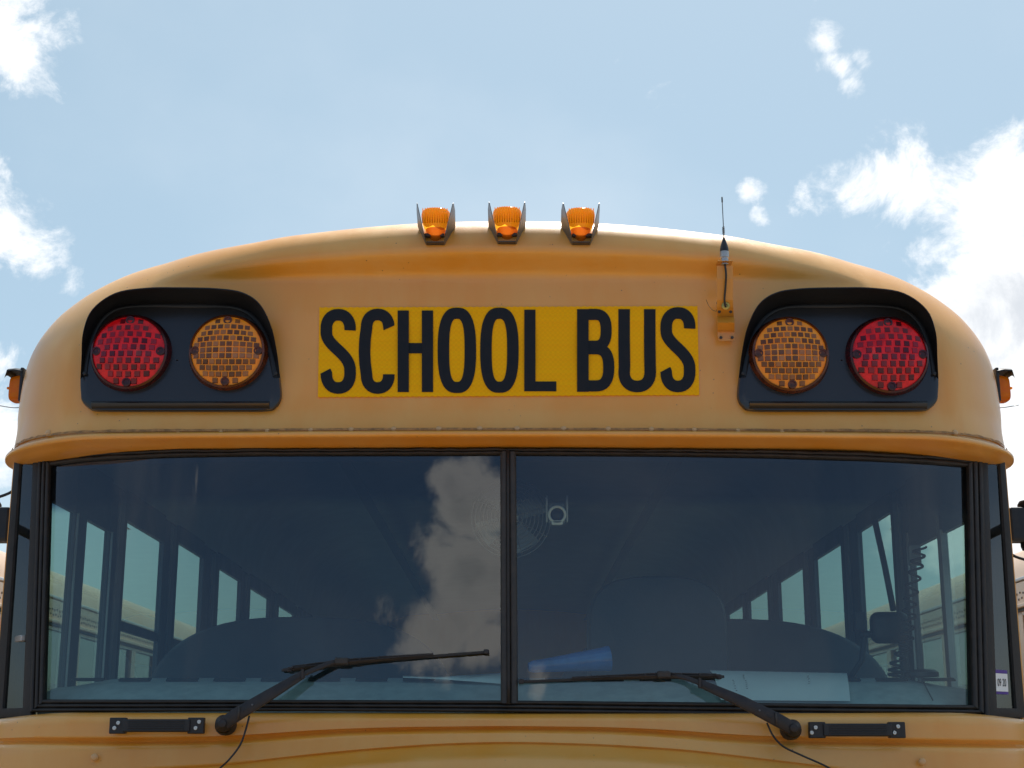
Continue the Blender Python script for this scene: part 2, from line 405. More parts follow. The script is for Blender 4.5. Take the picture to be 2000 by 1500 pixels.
def F_cap(x, z):
    d2 = (A[:, 0]-x)**2+(A[:, 1]-z)**2; i = int(np.argmin(d2))
    ab = SEG; ap_ = np.array([x, z])-A[:-1]; tt_ = np.clip((ap_*ab).sum(1)/SEG2, 0, 1); dd = ap_-ab*tt_[:, None]; d = math.sqrt(float((dd*dd).sum(1).min()))
    # smooth radius
    wgt = np.exp(-(d2-d2[i])/.002); R = float((RA*wgt).sum()/wgt.sum())
    t = min(1.0, d/R); roll = R*(1-math.sqrt(max(0, 1-(1-t)**2)))
    y = 3.262 + .085*(z-ZB) + .030*x*x + roll
    zb, zt, k = band_z(x)
    y -= .060*k**1.7*float(ss(zb, zt, z))
    # recessed lamp area: face steps in a little inside |x| ~ .99
    y += .009*float(ss(1.045, .985, abs(x)))*float(ss(2.40, 2.46, z))*float(ss(2.70, 2.60, z))
    y += .010*float(ss(2.50, 2.40, z))*-1
    return y
rows = []
TH = np.concatenate([np.linspace(0, .25, 40), np.linspace(.25, PI-.25, 220)[1:], np.linspace(PI-.25, PI, 40)[1:]])
for th in TH:
    rb = float(arch_r(th)); row = []
    u = (math.cos(th), math.sin(th))
    q = np.concatenate([.32*(1-np.cos(np.linspace(0, PI/2, 34))), np.linspace(.32, rb*.999, 100)[1:]]) if rb > .4 else np.linspace(0, rb*.999, 133)
    for d in q:
        r = max(0.0, rb-d); x, z = u[0]*r, ZB+u[1]*r
        row.append((x, F_cap(x, z), z))
    # skirt behind the roll towards the roof
    row = [(u[0]*rb, 4.02, ZB+u[1]*rb), (u[0]*rb, 3.85, ZB+u[1]*rb)] + row
    rows.append(row)
part('front_cap', grid(rows), M['paint'], 'keep', auto=60)

# ---- visor brim along the foot of the cap ----
plan = []
xs = np.sin(np.linspace(-PI/2, PI/2, 161))*W
for x in xs:
    plan.append((x, F_cap(x*.9999, ZB+.002)))
plan = [(-W, 4.5), (-W, 4.2), (-W, 3.9), (-W, 3.7)] + [p for p in plan] + [(W, 3.7), (W, 3.9), (W, 4.2), (W, 4.5)]
plan2 = [plan[0]]
for p in plan[1:]:
    if math.hypot(p[0]-plan2[-1][0], p[1]-plan2[-1][1]) > .004: plan2.append(p)
plan = plan2
def plan_norm(pl, i):
    a = pl[max(0, i-2)]; b = pl[min(len(pl)-1, i+2)]; t = Vector((b[0]-a[0], b[1]-a[1])).normalized(); return Vector((t.y, -t.x))
prof = [(-.004, .012), (.003, .007), (.012, .003), (.026, .001), (.035, -.001), (.0405, -.004), (.042, -.008), (.0405, -.0125), (.036, -.0145), (.020, -.0165), (.0, -.0210), (-.020, -.0255), (-.055, -.028), (-.12, -.030)]
rows = []
for i, (x, y) in enumerate(plan):
    n = plan_norm(plan, i)
    k = 1 - .58*float(ss(.85, 1.18, abs(x)))
    rows.append([(x+n.x*o*k, y+n.y*o*k, ZB+dz - .004*float(ss(.9, 1.19, abs(x)))) for o, dz in prof])
part('visor_brim', grid(rows), M['paint'], True, auto=70)
# dirty sealant line over the brim
rows = []
for i, (x, y) in enumerate(plan):
    if y > 3.56: continue
    n = plan_norm(plan, i); j = .0030*random.random()*(1 if abs(x) > .75 else .25)
    rows.append([(x+n.x*o, y+n.y*o, ZB+z_) for o, z_ in ((.0012, .0135+j), (.0026, .011), (.0050, .0085))])
part('sealant_line', grid(rows), M['dirt'], True)
# rivets
def dome(p, nrm_, r, h, seg=10):
    return lathe([(r, 0), (r*.95, h*.45), (r*.7, h*.8), (r*.35, h*.97), (0, h)], p, nrm_, seg)
rivx = [95, 181, 265, 349, 432, 522, 607, 686, 769, 857, 937, 1010, 1101, 1188, 1272, 1356, 1441, 1527, 1607, 1696, 1773, 1865]
for i, x in enumerate(rivx):
    yy = 838 + (.000045*(x-995)**2 if 150 < x < 1850 else 16) * .5
    p = S(x, yy, F_cap, -.001); part('rivet', dome(p, (0, -1, .1), .0080, .0062), M['rivetpaint'], True)

# ---- sign ----
SQ = ((624, 601), (1362, 598.5), (1365.5, 772), (621, 776))
def sgn(px, py, off): return S(px, py, F_cap, off)
rows = []
def jag(i): return .9 if i % 2 else -.9
for j in range(9):
    v = j/8
    row = []
    for i in range(121):
        u = i/120
        a = (SQ[0][0]*(1-u)+SQ[1][0]*u, SQ[0][1]*(1-u)+SQ[1][1]*u); b = (SQ[3][0]*(1-u)+SQ[2][0]*u, SQ[3][1]*(1-u)+SQ[2][1]*u)
        x, y = a[0]*(1-v)+b[0]*v, a[1]*(1-v)+b[1]*v
        if j in (0, 8): y += jag(i)*.7
        row.append(sgn(x, y, .003))
    rows.append(row)
SIGN = part('sign_sheet', shell(rows, (0, .0025, 0)), M['sign'], False, label='yellow reflective SCHOOL BUS sign with black letters')
def arc(cx, cy, rx, ry, a0, a1, n=16, e=2.25):
    out = []
    for i in range(n+1):
        a = math.radians(a0+(a1-a0)*i/n); c, s = math.cos(a), math.sin(a)
        out.append((cx+rx*math.copysign(abs(c)**(2/e), c), cy-ry*math.copysign(abs(s)**(2/e), s)))
    return out
def cub(p0, p1, p2, p3, n=18):
    return [tuple((1-t)**3*a+3*(1-t)**2*t*b+3*(1-t)*t*t*c+t**3*d for a, b, c, d in zip(p0, p1, p2, p3)) for t in [i/n for i in range(1, n)]]
def stroke(path, wd, off, closed=False):
    rows = []; n = len(path)
    for i, p in enumerate(path):
        if closed: a, b = path[(i-1) % n], path[(i+1) % n]
        else: a, b = path[max(0, i-1)], path[min(n-1, i+1)]
        t = Vector((b[0]-a[0], b[1]-a[1])).normalized(); nx, ny = -t.y*wd/2, t.x*wd/2
        rows.append([sgn(p[0]+nx, p[1]+ny, off), sgn(p[0]-nx, p[1]-ny, off)])
    if closed: rows.append(rows[0])
    return shell(rows, (0, .0012, 0))
def rect(x0, y0, x1, y1, off): return shell([[sgn(x0, y0, off), sgn(x0, y1, off)], [sgn(x1, y0, off), sgn(x1, y1, off)]], (0, .0012, 0))
def ltr_S(x0, x1, y0, y1, wd=22.5):
    h = wd/2; rx = (x1-x0)/2-h; cx = (x0+x1)/2; r1 = 33
    top = [(x1-h+.5, y0+38)] + arc(cx, y0+h+r1-5, rx, r1-5, 0, 180)
    top[-1] = (x0+h, y0+h+r1-2)
    bot = arc(cx, y1-h-r1+4, rx, r1-4, 0, -180) + [(x0+h-2, y1-44)]
    a = (x0+h, y0+46); b = (x1-h, y1-46)
    mid = cub((x0+h, y0+h+r1+2), (x0+h+1, y0+74), (x1-h-1, y1-80), (x1-h, y1-h-r1-2), 22)
    return [stroke(top+mid+bot, wd, .0048)]
def ltr_C(x0, x1, y0, y1, wd=22.5):
    h = wd/2; rx = (x1-x0)/2-h; cx = (x0+x1)/2
    p = [(x1-h, y0+32)] + arc(cx, y0+h+26, rx, 26, 0, 180) + [(x0+h-3, y0+60), (x0+h-4, (y0+y1)/2), (x0+h-3, y1-60)] + arc(cx, y1-h-26, rx, 26, 180, 360) + [(x1-h, y1-38)]
    return [stroke(p, wd, .0048)]
def ltr_O(x0, x1, y0, y1, wd=22.5):
    h = wd/2; cx, cy = (x0+x1)/2, (y0+y1)/2
    o = arc(cx, cy, (x1-x0)/2, (y1-y0)/2, 0, 360, 60, 2.65)[:-1]; i = arc(cx, cy, (x1-x0)/2-wd, (y1-y0)/2-wd+1, 0, 360, 60, 2.8)[:-1]
    rows = [[sgn(*a, .0048), sgn(*b, .0048)] for a, b in zip(o, i)]; rows.append(rows[0])
    return [shell(rows, (0, .0012, 0))]
def ltr_H(x0, x1, y0, y1, wd=21.8):
    return [rect(x0, y0, x0+wd, y1, .0048), rect(x1-wd, y0, x1, y1, .0048), rect(x0+wd, 671, x1-wd, 691, .0048)]
def ltr_L(x0, x1, y0, y1, wd=21.8):
    return [rect(x0, y0, x0+wd, y1, .0048), rect(x0+wd, y1-19, x1, y1, .0048)]
def ltr_B(x0, x1, y0, y1, wd=22.5):
    h = wd/2
    up = [(x0+wd, y0+h-1), (x0+30, y0+h-1)] + arc(x0+35, y0+h-1+31, x1-5-h-x0-35, 31, 88, -88, 18, 2.6) + [(x0+wd, y0+h+61)]
    lo = [(x0+wd, y0+h+66), (x0+33, y0+h+66)] + arc(x0+36, (y0+h+66+y1-h)/2, x1-h-x0-36, (y1-h-y0-h-66)/2, 88, -88, 18, 2.6) + [(x0+wd, y1-h)]
    return [rect(x0, y0, x0+wd, y1, .0048), stroke(up, wd-1, .0050), stroke(lo, wd-1, .0053)]
def ltr_U(x0, x1, y0, y1, wd=22.5):
    h = wd/2; cx = (x0+x1)/2
    return [stroke([(x0+h, y0), (x0+h, y0+60), (x0+h+.7, y1-50)] + arc(cx, y1-h-28, (x1-x0)/2-h, 28, 180, 360) + [(x1-h-.3, y1-50), (x1-h-1, y0+60), (x1-h-1, y0)], wd, .0048)]
for fn, a in ((ltr_S, (626.5, 695.5, 604.5, 770)), (ltr_C, (705, 771, 604, 770)), (ltr_H, (777, 846, 607.5, 766.5)), (ltr_O, (855, 930, 602, 768.5)), (ltr_O, (938, 1013, 602, 768)),
              (ltr_L, (1024, 1086.5, 606, 765)), (ltr_B, (1127, 1200, 605, 766)), (ltr_U, (1207.5, 1281, 605, 767)), (ltr_S, (1289.5, 1358, 601, 767))):
    part('letter', join(*fn(*a)), M['letter'], False, parent=SIGN)

# ---- warning lamp panels ----
def yref_panel(xc): # panel stands proud of the face by a plinth
    return lambda x, z: 3.266 + .085*(z-ZB) + .03*x*x
PF = yref_panel(0)
def mirx(p, s): return (1990-p[0], p[1]) if s > 0 else p
def smooth_closed(pts, n=6):
    out = []; m = len(pts)
    for i in range(m):
        a, b, c, d = [Vector((*pts[(i+k) % m], 0)) for k in (-1, 0, 1, 2)]
        for k in range(n):
            t = k/n; v = .5*((2*b)+(c-a)*t+(2*a-5*b+4*c-d)*t*t+(3*b-a-3*c+d)*t**3); out.append((v.x, v.y))
    return out
outl = [(159, 770), (158, 740), (162, 690), (172, 655), (190, 625), (215, 603), (250, 590), (300, 584), (360, 583), (420, 585), (470, 596), (503, 618), (525, 650), (538, 690), (546, 730), (550, 765), (549, 781), (541, 795), (522, 804), (440, 805), (350, 805), (260, 805), (192, 804), (172, 797), (161, 784)]
def hood_inner():
    return bez([Vector((*p, 0)) for p in [(164, 738), (169, 700), (179, 662), (197, 627), (228, 604), (280, 597), (350, 596), (420, 597), (468, 602), (500, 620), (522, 655), (535, 700), (543, 740)]], 60)
def hood_outer():
    return bez([Vector((*p, 0)) for p in [(157, 741), (159, 700), (162, 650), (180, 606), (225, 574), (285, 564), (350, 563), (425, 565), (474, 573), (508, 596), (530, 640), (541, 690), (547, 738)]], 60)
def screw(p, r=.004, mat='darksteel', parent=None, h=.002, nrm_=(0, -1, 0)):
    p = Vector(p); g1 = lathe([(r, 0), (r, h*.6), (r*.8, h), (r*.25, h), (0, h*.5)], p, nrm_, 12)
    return part('screw', g1, M[mat], True, parent=parent, auto=40)
def warning_light(px, py, rpx, red, s, panel):
    base = 'red' if red else 'amb'
    c = S(px, py, PF, .012)
    rr = rpx*c.y/FPX/1.0
    # housing can behind the lens, then lens dome
    ax = Vector((0, -1, -.02)).normalized()
    L = mk('warning_light', lathe([(rr*1.12, -.012), (rr*1.12, .004), (rr*1.07, .010), (rr*1.05, .028), (rr*1.00, .031), (rr*.985, .027)], c, ax, 64), M[base+'rim'], BUS, True, auto=40,
           label=('red' if red else 'amber') + ' round warning light with prismatic lens')
    c2 = c + ax*.027
    def dz(r): return .015*(1-(r/rr)**2)
    mk('lens', lathe([(rr*.985*k, dz(rr*.985*k)) for k in (1, .9, .8, .65, .5, .35, .2, .1, 0)], c2, ax, 64), M[base+'base'], L, True)
    # prism blocks in rows, bowed like the moulding
    V, F = [], []
    nr = 11 if not red else 10
    rh = 2*rr*.95/nr
    cwid = rr*(.186 if not red else .245)
    for j in range(nr):
        zc = -rr*.95 + (j+.5)*rh
        hw = math.sqrt(max(0, (rr*.97)**2 - (abs(zc)+rh*.2)**2))
        n = int(2*hw/cwid+.35)
        for i in range(n):
            xc = (i-(n-1)/2)*cwid + (0 if not red else (.18*cwid if j % 2 else -.18*cwid))*1
            if math.hypot(xc, zc) > rr*.915: continue
            # keep clear of the four screw lugs
            if min(math.hypot(xc-a, zc-b) for a, b in ((0, rr*.86), (0, -rr*.86), (rr*.86, 0), (-rr*.86, 0))) < rr*.15: continue
            hx, hz = cwid*(.415 if not red else .32), rh*(.405 if not red else .40)
            bow = -.10*rr*((xc/rr)**2)*(1 if zc < rr*.1 else -1)*abs(zc/rr)
            q = []
            for sx, sz in ((-1, -1), (1, -1), (1, 1), (-1, 1)):
                for lev, kk in ((-.0005, 1.0), (.0022, .86)):
                    x, z = xc+sx*hx*kk, zc+sz*hz*kk
                    bw = -.9*abs(zc)*(x/rr)**2*.16*(1 if zc > 0 else -1)
                    pt = c2 + Vector((x, 0, z+bw)) + ax*(dz(math.hypot(x, z))+lev)
                    q.append(pt)
            n0 = len(V); V += q
            F += [(n0+1, n0+3, n0+5, n0+7)] + [(n0+2*k, n0+(2*k+2) % 8, n0+(2*k+3) % 8, n0+2*k+1) for k in range(4)]
    mk('prism_grid', (V, F), M[base+'cell'], L, False, kind='stuff')
    for a, b in ((0, rr*.88), (0, -rr*.88), (rr*.88, 0), (-rr*.88, 0)):
        pc = c2 + Vector((a, 0, b)) + ax*(dz(rr*.9)+.001)
        mk('screw_lug', lathe([(rr*.125, -.004), (rr*.12, .003), (rr*.075, .0035), (rr*.07, .001), (0, .001)], pc, ax, 16), [M[base+'rim']], L, True, auto=40)
for s in (-1, 1):
    o2 = [mirx(p, s) for p in outl]
    if s > 0: o2 = o2[::-1]
    so_ = smooth_closed(o2, 5)
    ins = []
    cxp = sum(p[0] for p in so_)/len(so_); cyp = sum(p[1] for p in so_)/len(so_)
    def ring(sc, off): return [S(cxp+(p[0]-cxp)*sc, cyp+(p[1]-cyp)*sc, PF, off) for p in so_]
    rings = [ring(1.0, -.03), ring(1.0, .004), ring(.992, .009), ring(.975, .011)]
    # flat face with a fold near the foot
    face_ = []
    for sc in (.90, .7, .5, .3, .12, .01):
        face_.append(ring(sc, .0115))
    PNL = part('lamp_panel', grid(rings+face_, True), M['panel'], True, auto=35, label='glossy black rounded panel carrying a red and an amber warning light')
    # folded foot strip
    rr_ = []
    for x in np.linspace(182, 528, 20):
        q = lambda y, o: S(*mirx((x, y), s), PF, o)
        rr_.append([q(786, .011), q(788, .017), q(791, .0185), q(800, .012), q(802, .006)])
    mk('foot_fold', grid(rr_), M['panel'], PNL, True, auto=50)
    hi, ho = hood_inner(), hood_outer(); n = len(hi); rws = []
    for i in range(n):
        u = i/(n-1); dep = .010 + .085*float(ss(0, .36, u))*float(ss(1, .64, u))
        a = S(*mirx((hi[i].x, hi[i].y), s), PF, .010)
        # outer edge stands forward by dep
        px_, py_ = mirx((ho[i].x, ho[i].y), s)
        b = P(px_, py_, a.y-dep)
        rws.append([a.lerp(b, t) for t in (0, .25, .5, .75, 1)])
    def outw(p): return Vector((0, 0, .0035)) 
    VV, FF = shell(rws, (0, 0, .0025))
    mk('lamp_hood', (VV, FF), M['hood'], PNL, True, auto=50)
    # inner flange of the hood, a raised line following it
    fl = []
    for i in range(n):
        a = S(*mirx((hi[i].x, hi[i].y), s), PF, .012); k = Vector((S(*mirx((355, 700), s), PF).x-a.x, 0, 2.60-a.z)).normalized()
        fl.append([a, a+k*.009+Vector((0, -.003, 0)), a+k*.011])
    mk('hood_flange', grid(fl), M['hood'], PNL, True)
    for q in ((169, 733), (541, 733)):
        screw(S(*mirx(q, s), PF, .018), .0042, 'black', PNL)
    for q in ((168, 752), (541, 746)):
        pass
for px, py, r_, red, s in ((260, 695, 73, True, -1), (449, 694, 72, False, -1), (1538, 699, 73, False, 1), (1729, 701, 75, True, 1)):
    warning_light(px, py, r_, red, s, None)

# ---- clearance lights on the roof edge ----
def clearance(px, ytop, ybot, tilt):
    Yc = 3.235
    foot = P(px, ybot-2, Yc-.004); top = P(px, ytop-8, Yc-.030); sc = Yc/FPX
    CL = part('clearance_light', box(P(px, ybot-8, Yc+.045)+Vector((0, 0, -.004)), (.046, .085, .008), bev=.002), M['darksteel'], False, label='amber roof marker light between two grey steel guard wings')
    # lens: cross-sections stacked from the pointed foot to the broad head
    rows = []; H = top.z-foot.z
    secs = [(0.0, .003, .004), (.04, .0075, .010), (.12, .0125, .017), (.24, .0180, .026), (.38, .0235, .034), (.52, .0285, .041), (.68, .0325, .046), (.84, .0345, .048), (.95, .0335, .047), (1.0, .0300, .044)]
    for v, hw, dp in secs:
        zc = foot.z+.006+v*(H-.006); row = []
        for k in range(25):
            a = PI*k/24; cx_ = math.cos(a); ex = abs(cx_)**.75*math.copysign(1, cx_)
            yb = Yc + .030 - .010*v
            ridge = .0
            row.append((foot.x+hw*ex, yb - dp*(math.sin(a)**.62 if 0 < k < 24 else 0) - .012 + .02*v, zc))
        rows.append(row)
    rows.append([(foot.x, Yc+.01, foot.z+H+.004)]*25)
    V, F = grid(rows)
    fm = [0 if (f[0]//25) >= 4 else 1 for f in F]  # lower rows redder: the weaker light down there is painted in
    mk('lens', (V, F), [M['amber'], M['amber_shaded']], CL, True, fmat=fm, auto=50)
    # moulded ribs on the upper half, and a raised centre ridge below
    V, F = [], []
    for i in range(-5, 6):
        x = foot.x + i*.0056; 
        g1 = tube([(x, Yc-.030-.0005*(25-i*i)*.12, foot.z+H*.46), (x, Yc-.0375+.0003*i*i, foot.z+H*.70), (x, Yc-.0385+.0003*i*i, foot.z+H*.90)], .0011, 6)
        V, F = join((V, F), g1)
    mk('lens_rib', (V, F), M['amber'], CL, True, kind='stuff')
    for sx in (-1, 1):
        t = tilt[0] if sx < 0 else tilt[1]
        x0 = foot.x+sx*.0200; x1 = foot.x+sx*(.040+t)
        zt = foot.z+H*1.0; 
        a = [Vector((x0, Yc-.010, foot.z-.004)), Vector((x0+sx*.004, Yc-.034, foot.z+H*.14)), Vector((x1-sx*.001, Yc-.052, foot.z+H*.95)), Vector((x1, Yc-.046, zt)), Vector((x1+sx*.002, Yc-.012, zt-.006)), Vector((x1+sx*.0015, Yc+.03, foot.z+H*.62)), Vector((x0, Yc+.045, foot.z+.0))]
        b = [p+Vector((sx*.0018, 0, 0)) for p in a]; n = len(a)
        Fx = [tuple(range(n)), tuple(range(2*n-1, n-1, -1))]+[(i, (i+1) % n, n+(i+1) % n, n+i) for i in range(n)]
        mk('guard_wing', (a+b, Fx), M['steel'], CL)
    mk('bracket_lip', box((foot.x, Yc-.002, foot.z-.002), (.040, .020, .003), bev=.001), M['darksteel'], CL)
clearance(850, 409, 475, (.000, .002)); clearance(990.5, 407, 474, (.001, .000)); clearance(1135, 409, 475, (.002, .000))

# ---- antenna ----
ax_ = 1416
BR_Y = 3.235
def Bp(px, py, o): return S(px, py, F_cap, o)
def strip(pts, w0, w1=None):
    """vertical sheet strip through (py, standoff) pairs; half width in px"""
    rows = []
    for py, o, cxp, hwp in pts:
        rows.append([Bp(cxp-hwp, py, o), Bp(cxp+hwp, py, o)])
    return shell(rows, (0, .003, 0))
bz = lambda y, o: P(ax_, y, 3.30-o)
rows = []
for py, Y_, cxp, hwp in ((519, 3.215, 1416, 15.5), (545, 3.222, 1416, 15.5), (586, 3.243, 1416, 15.5), (600, 3.255, 1416, 16), (618, 3.276, 1417, 16), (624, 3.262, 1418, 16.5), (630, 3.240, 1418, 16.5), (644, 3.262, 1418, 16.5), (648, 3.274, 1418, 16.5), (662, 3.274, 1419, 16.5), (665.5, 3.2745, 1419, 14.5)):
    rows.append([P(cxp-hwp, py, Y_), P(cxp+hwp, py, Y_)])
ANTB = part('antenna_bracket', shell(rows, (0, .0025, 0)), M['bracket'], False, label='bent yellow bracket holding the radio antenna')
c0 = P(1416, 512, 3.205)
mk('bracket_shelf', box(c0+Vector((0, .012, .002)), (.036, .034, .0025), bev=.001), M['bracket'], ANTB)
for q in ((1405, 609, 3.264), (1427, 609, 3.264), (1408, 659.5, 3.270), (1430, 659.5, 3.270)):
    screw(P(q[0], q[1], q[2]), .0036, 'darksteel', ANTB)
mk('grommet', lathe([(.0095, 0), (.0095, .003), (.006, .005), (.004, .005), (.003, .003), (0, .003)], P(1417, 598, 3.248), (0, -1, 0), 20), M['brass'], ANTB, True, auto=40)
ca = c0 + Vector((0, .004, 0))
def mpx(n): return n*3.1/FPX
ANT = part('antenna', lathe([(.0115, .001), (.0115, .0035), (.0085, .004), (.0085, .011), (.0105, .012), (.0105, .016), (.0105, .026), (.009, .027)], ca, (0, 0, 1), 24), M['alu'], True, auto=40, label='short black whip antenna with a spring on a silver base')
mk('antenna_cone', lathe([(.0100, .026), (.0102, .031), (.0085, .040), (.0045, .053), (.0022, .060), (.0008, .064)], ca, (0, 0, 1), 24), M['black'], ANT, True, auto=50)
sp = [ca+Vector((.0026*math.cos(t), .0026*math.sin(t), .069+.0016*t/ (2*PI)*1.6)) for t in np.linspace(0, 2*PI*7, 90)]
mk('antenna_spring', tube(sp, .0006, 5), M['darksteel'], ANT, True)
mk('antenna_whip', tube([ca+Vector((0, 0, .060)), ca+Vector((0, 0, .089)), ca+Vector((-.0008, 0, .158))], .0010, 6), M['darksteel'], ANT, True)
mk('whip_tip', tube([ca+Vector((-.0008, 0, .147)), ca+Vector((-.0008, 0, .160))], .0017, 8), M['black'], ANT, True)
mk('washer', lathe([(.003, -.002), (.0085, -.0015), (.0085, 0), (.003, .0)], ca+Vector((0, 0, -.003)), (0, 0, 1), 20), M['alu'], ANT, True, auto=40)
mk('antenna_cable', tube(bez([ca+Vector((0, -.001, -.002)), P(1418, 535, 3.207), P(1417, 560, 3.222), P(1415, 585, 3.235), P(1417, 600, 3.244)], 20), .0024, 8), M['black'], ANT, True)
part('loose_wire', join(tube(bez([P(1379, 585, 3.268), P(1384, 596, 3.266), P(1391, 605, 3.266), P(1399, 608, 3.268)], 14), .0005, 5), tube(bez([P(1399, 608, 3.262), P(1401, 600, 3.262), P(1399, 590, 3.268)], 10), .0005, 5)), M['darksteel'], True)

# ---- side marker lights ----
for s in (-1, 1):
    x0 = (W+.001)*s; Yc = 3.60; zc = P(40 if s < 0 else 1950, 757, Yc).z; e = .028
    ML = part('side_marker_light', box((x0+s*.004, Yc, zc), (.008, .075, .086), bev=.002), M['black'], False, label='amber side marker light under a small black hood')
    rows = []
    for v, hh in ((0, .036), (.4, .0355), (.8, .033), (1, .028)):
        X = x0+s*(.008+v*e); rows.append([(X, Yc+.032*math.cos(a)*(1-.15*v), zc-.004+hh*math.sin(a)*(.95)-.006*v) for a in [2*PI*k/24+PI/4*0 for k in range(24)]])
    rows = [[(p[0], Yc+math.copysign(abs((p[1]-Yc)/.034)**.45, p[1]-Yc)*.031, zc-.004+math.copysign(abs((p[2]-zc+.004)/.036)**.5, p[2]-zc+.004)*.034) for p in r] for r in rows]
    rows.append([(x0+s*(.009+e), Yc, zc-.006)]*24)
    mk('lens', grid(rows, True), M['amber3'], ML, True, auto=50)
    mk('lens_nub', box((x0+s*(.014+e), Yc-.01, zc-.004), (.010, .008, .006), bev=.002), M['amber'], ML)
    rws = []
    for t in np.linspace(-1, 1, 11):
        yy = Yc+.042*t; rws.append([(x0+s*.002, yy, zc+.040-.010*t**4), (x0+s*.022, yy, zc+.042-.008*t**4), (x0+s*.040, yy, zc+.040-.008*t**4), (x0+s*.044, yy, zc+.026-.012*t**4)])
    mk('marker_hood', shell(rws, (0, 0, .003)), M['black'], ML, True, auto=40)
    a = P(38 if s < 0 else 1944, 796, 3.56)
    part('stub_wire', tube(bez([a, a+Vector((s*.020, 0, .0)), a+Vector((s*.055, -.01, .004))], 10), .0011, 6), M['alu'], True)

# ---- windshield ----
ZT = 2.357
def G(x, z):
    a = abs(x); return 3.275 + .02*a + .012*(x/1.05)**2 + .10*max(0, min(1.4, (a-.68)/.40))**2 + (z-ZT)*.07
def Gp(px, py, off=0.0): return S(px, py, G, off)
def poly_y(pts, x):
    return float(np.interp(x, [p[0] for p in pts], [p[1] for p in pts]))
topo = [(70, 899), (100, 893), (150, 887), (220, 882), (350, 878.5), (500, 877), (995, 876), (1500, 880), (1700, 884), (1800, 889), (1870, 894), (1925, 903)]
topi = [(97, 912), (110, 908), (160, 901), (230, 896), (330, 892), (500, 889), (985, 888), (1300, 889.5), (1500, 893), (1700, 899), (1800, 904), (1890, 912)]
boti = [(84, 1366), (985, 1368), (1500, 1373), (1899, 1377)]
boto = [(62, 1391), (600, 1389), (985, 1391), (1500, 1398), (1925, 1403)]
def ribbed(A_, B_, ribs=3, hgt=.010, name='windshield_seal', mat='rubber'):
    rows = []
    for a, b in zip(A_, B_):
        row = [a+Vector((0, .03, 0))]
        for k in range(ribs*6+1):
            t = k/(ribs*6); o = hgt*(.45+.55*abs(math.sin(PI*t*ribs))**.5)
            p = a.lerp(b, t); row.append(p-Vector((0, o, 0)))
        row.append(b+Vector((0, .02, 0))); rows.append(row)
    return grid(rows)
def lineband(o_, i_, x0, x1, xi0, xi1, n=90, jig=0):
    A_, B_ = [], []
    for k in range(n+1):
        u = k/n; xo = x0+(x1-x0)*u; xi = xi0+(xi1-xi0)*u
        A_.append(Gp(xo, poly_y(o_, xo)+(random.random()-.5)*jig, 0)); B_.append(Gp(xi, poly_y(i_, xi), 0))
    return A_, B_
A_, B_ = lineband(topo, topi, 72, 1922, 92, 1896, 140, 3.0)
part('windshield_seal', ribbed(A_, B_, 2, .009), M['rubber'], True, auto=50)
A_, B_ = lineband(boti, boto, 82, 1901, 62, 1930, 100)
part('windshield_seal', ribbed(A_, B_, 3, .011), M['rubber'], True, auto=50)
def vband(oT, oB, iT, iB, ribs, h, mat='rubber'):
    A_ = [Gp(oT[0]+(oB[0]-oT[0])*t, oT[1]+(oB[1]-oT[1])*t) for t in np.linspace(0, 1, 30)]; B_ = [Gp(iT[0]+(iB[0]-iT[0])*t, iT[1]+(iB[1]-iT[1])*t) for t in np.linspace(0, 1, 30)]
    return part('windshield_post', ribbed(A_, B_, ribs, h), M[mat], True, auto=50)
vband((76, 896), (60, 1393), (99, 906), (86, 1372), 3, .013)
vband((1888, 906), (1898, 1378), (1918, 900), (1932, 1404), 3, .013)
part('centre_divider', ribbed([Gp(x, y) for x, y in [(977+1*t, 884+490*t) for t in np.linspace(0, 1, 30)]], [Gp(x, y) for x, y in [(1008+4*t, 884+490*t) for t in np.linspace(0, 1, 30)]], 2, .015), M['rubber2'], True, auto=50)
part('divider_bead', tube([Gp(992+1.5*t, 882+494*t, .014) for t in np.linspace(0, 1, 12)], .0035, 8), M['rubber'], True)
def pane(x0t, x1t, x0b, x1b, lab):
    rows = []
    for j in range(41):
        v = j/40; row = []
        for i in range(61):
            u = i/60; xt = x0t+(x1t-x0t)*u; xb = x0b+(x1b-x0b)*u; yt = poly_y(topi, xt)-4; yb = poly_y(boti, xb)+6
            x = xt*(1-v)+xb*v; y = yt*(1-v)+yb*v
            p = Gp(x, y, -.004)
            row.append(p)
        rows.append(row)
    o = part('windshield_pane', grid(rows), M['glass'], True, label=lab)
    # tinted sun band: height in the pane's own coordinates
    return o
pl_ = pane(92, 981, 80, 982, 'tinted glass pane left of the centre divider'); pr_ = pane(1004, 1896, 1008, 1904, 'tinted glass pane right of the centre divider')
zoff = 2.237 - WLOC[pl_.name].z
gm = glass_mat('windshield_glass_band', (.68, .83, .78), band=(zoff-.006, zoff+.030, (.12, .19, .33)), dust=.012)
for o in (pl_, pr_): o.data.materials[0] = gm

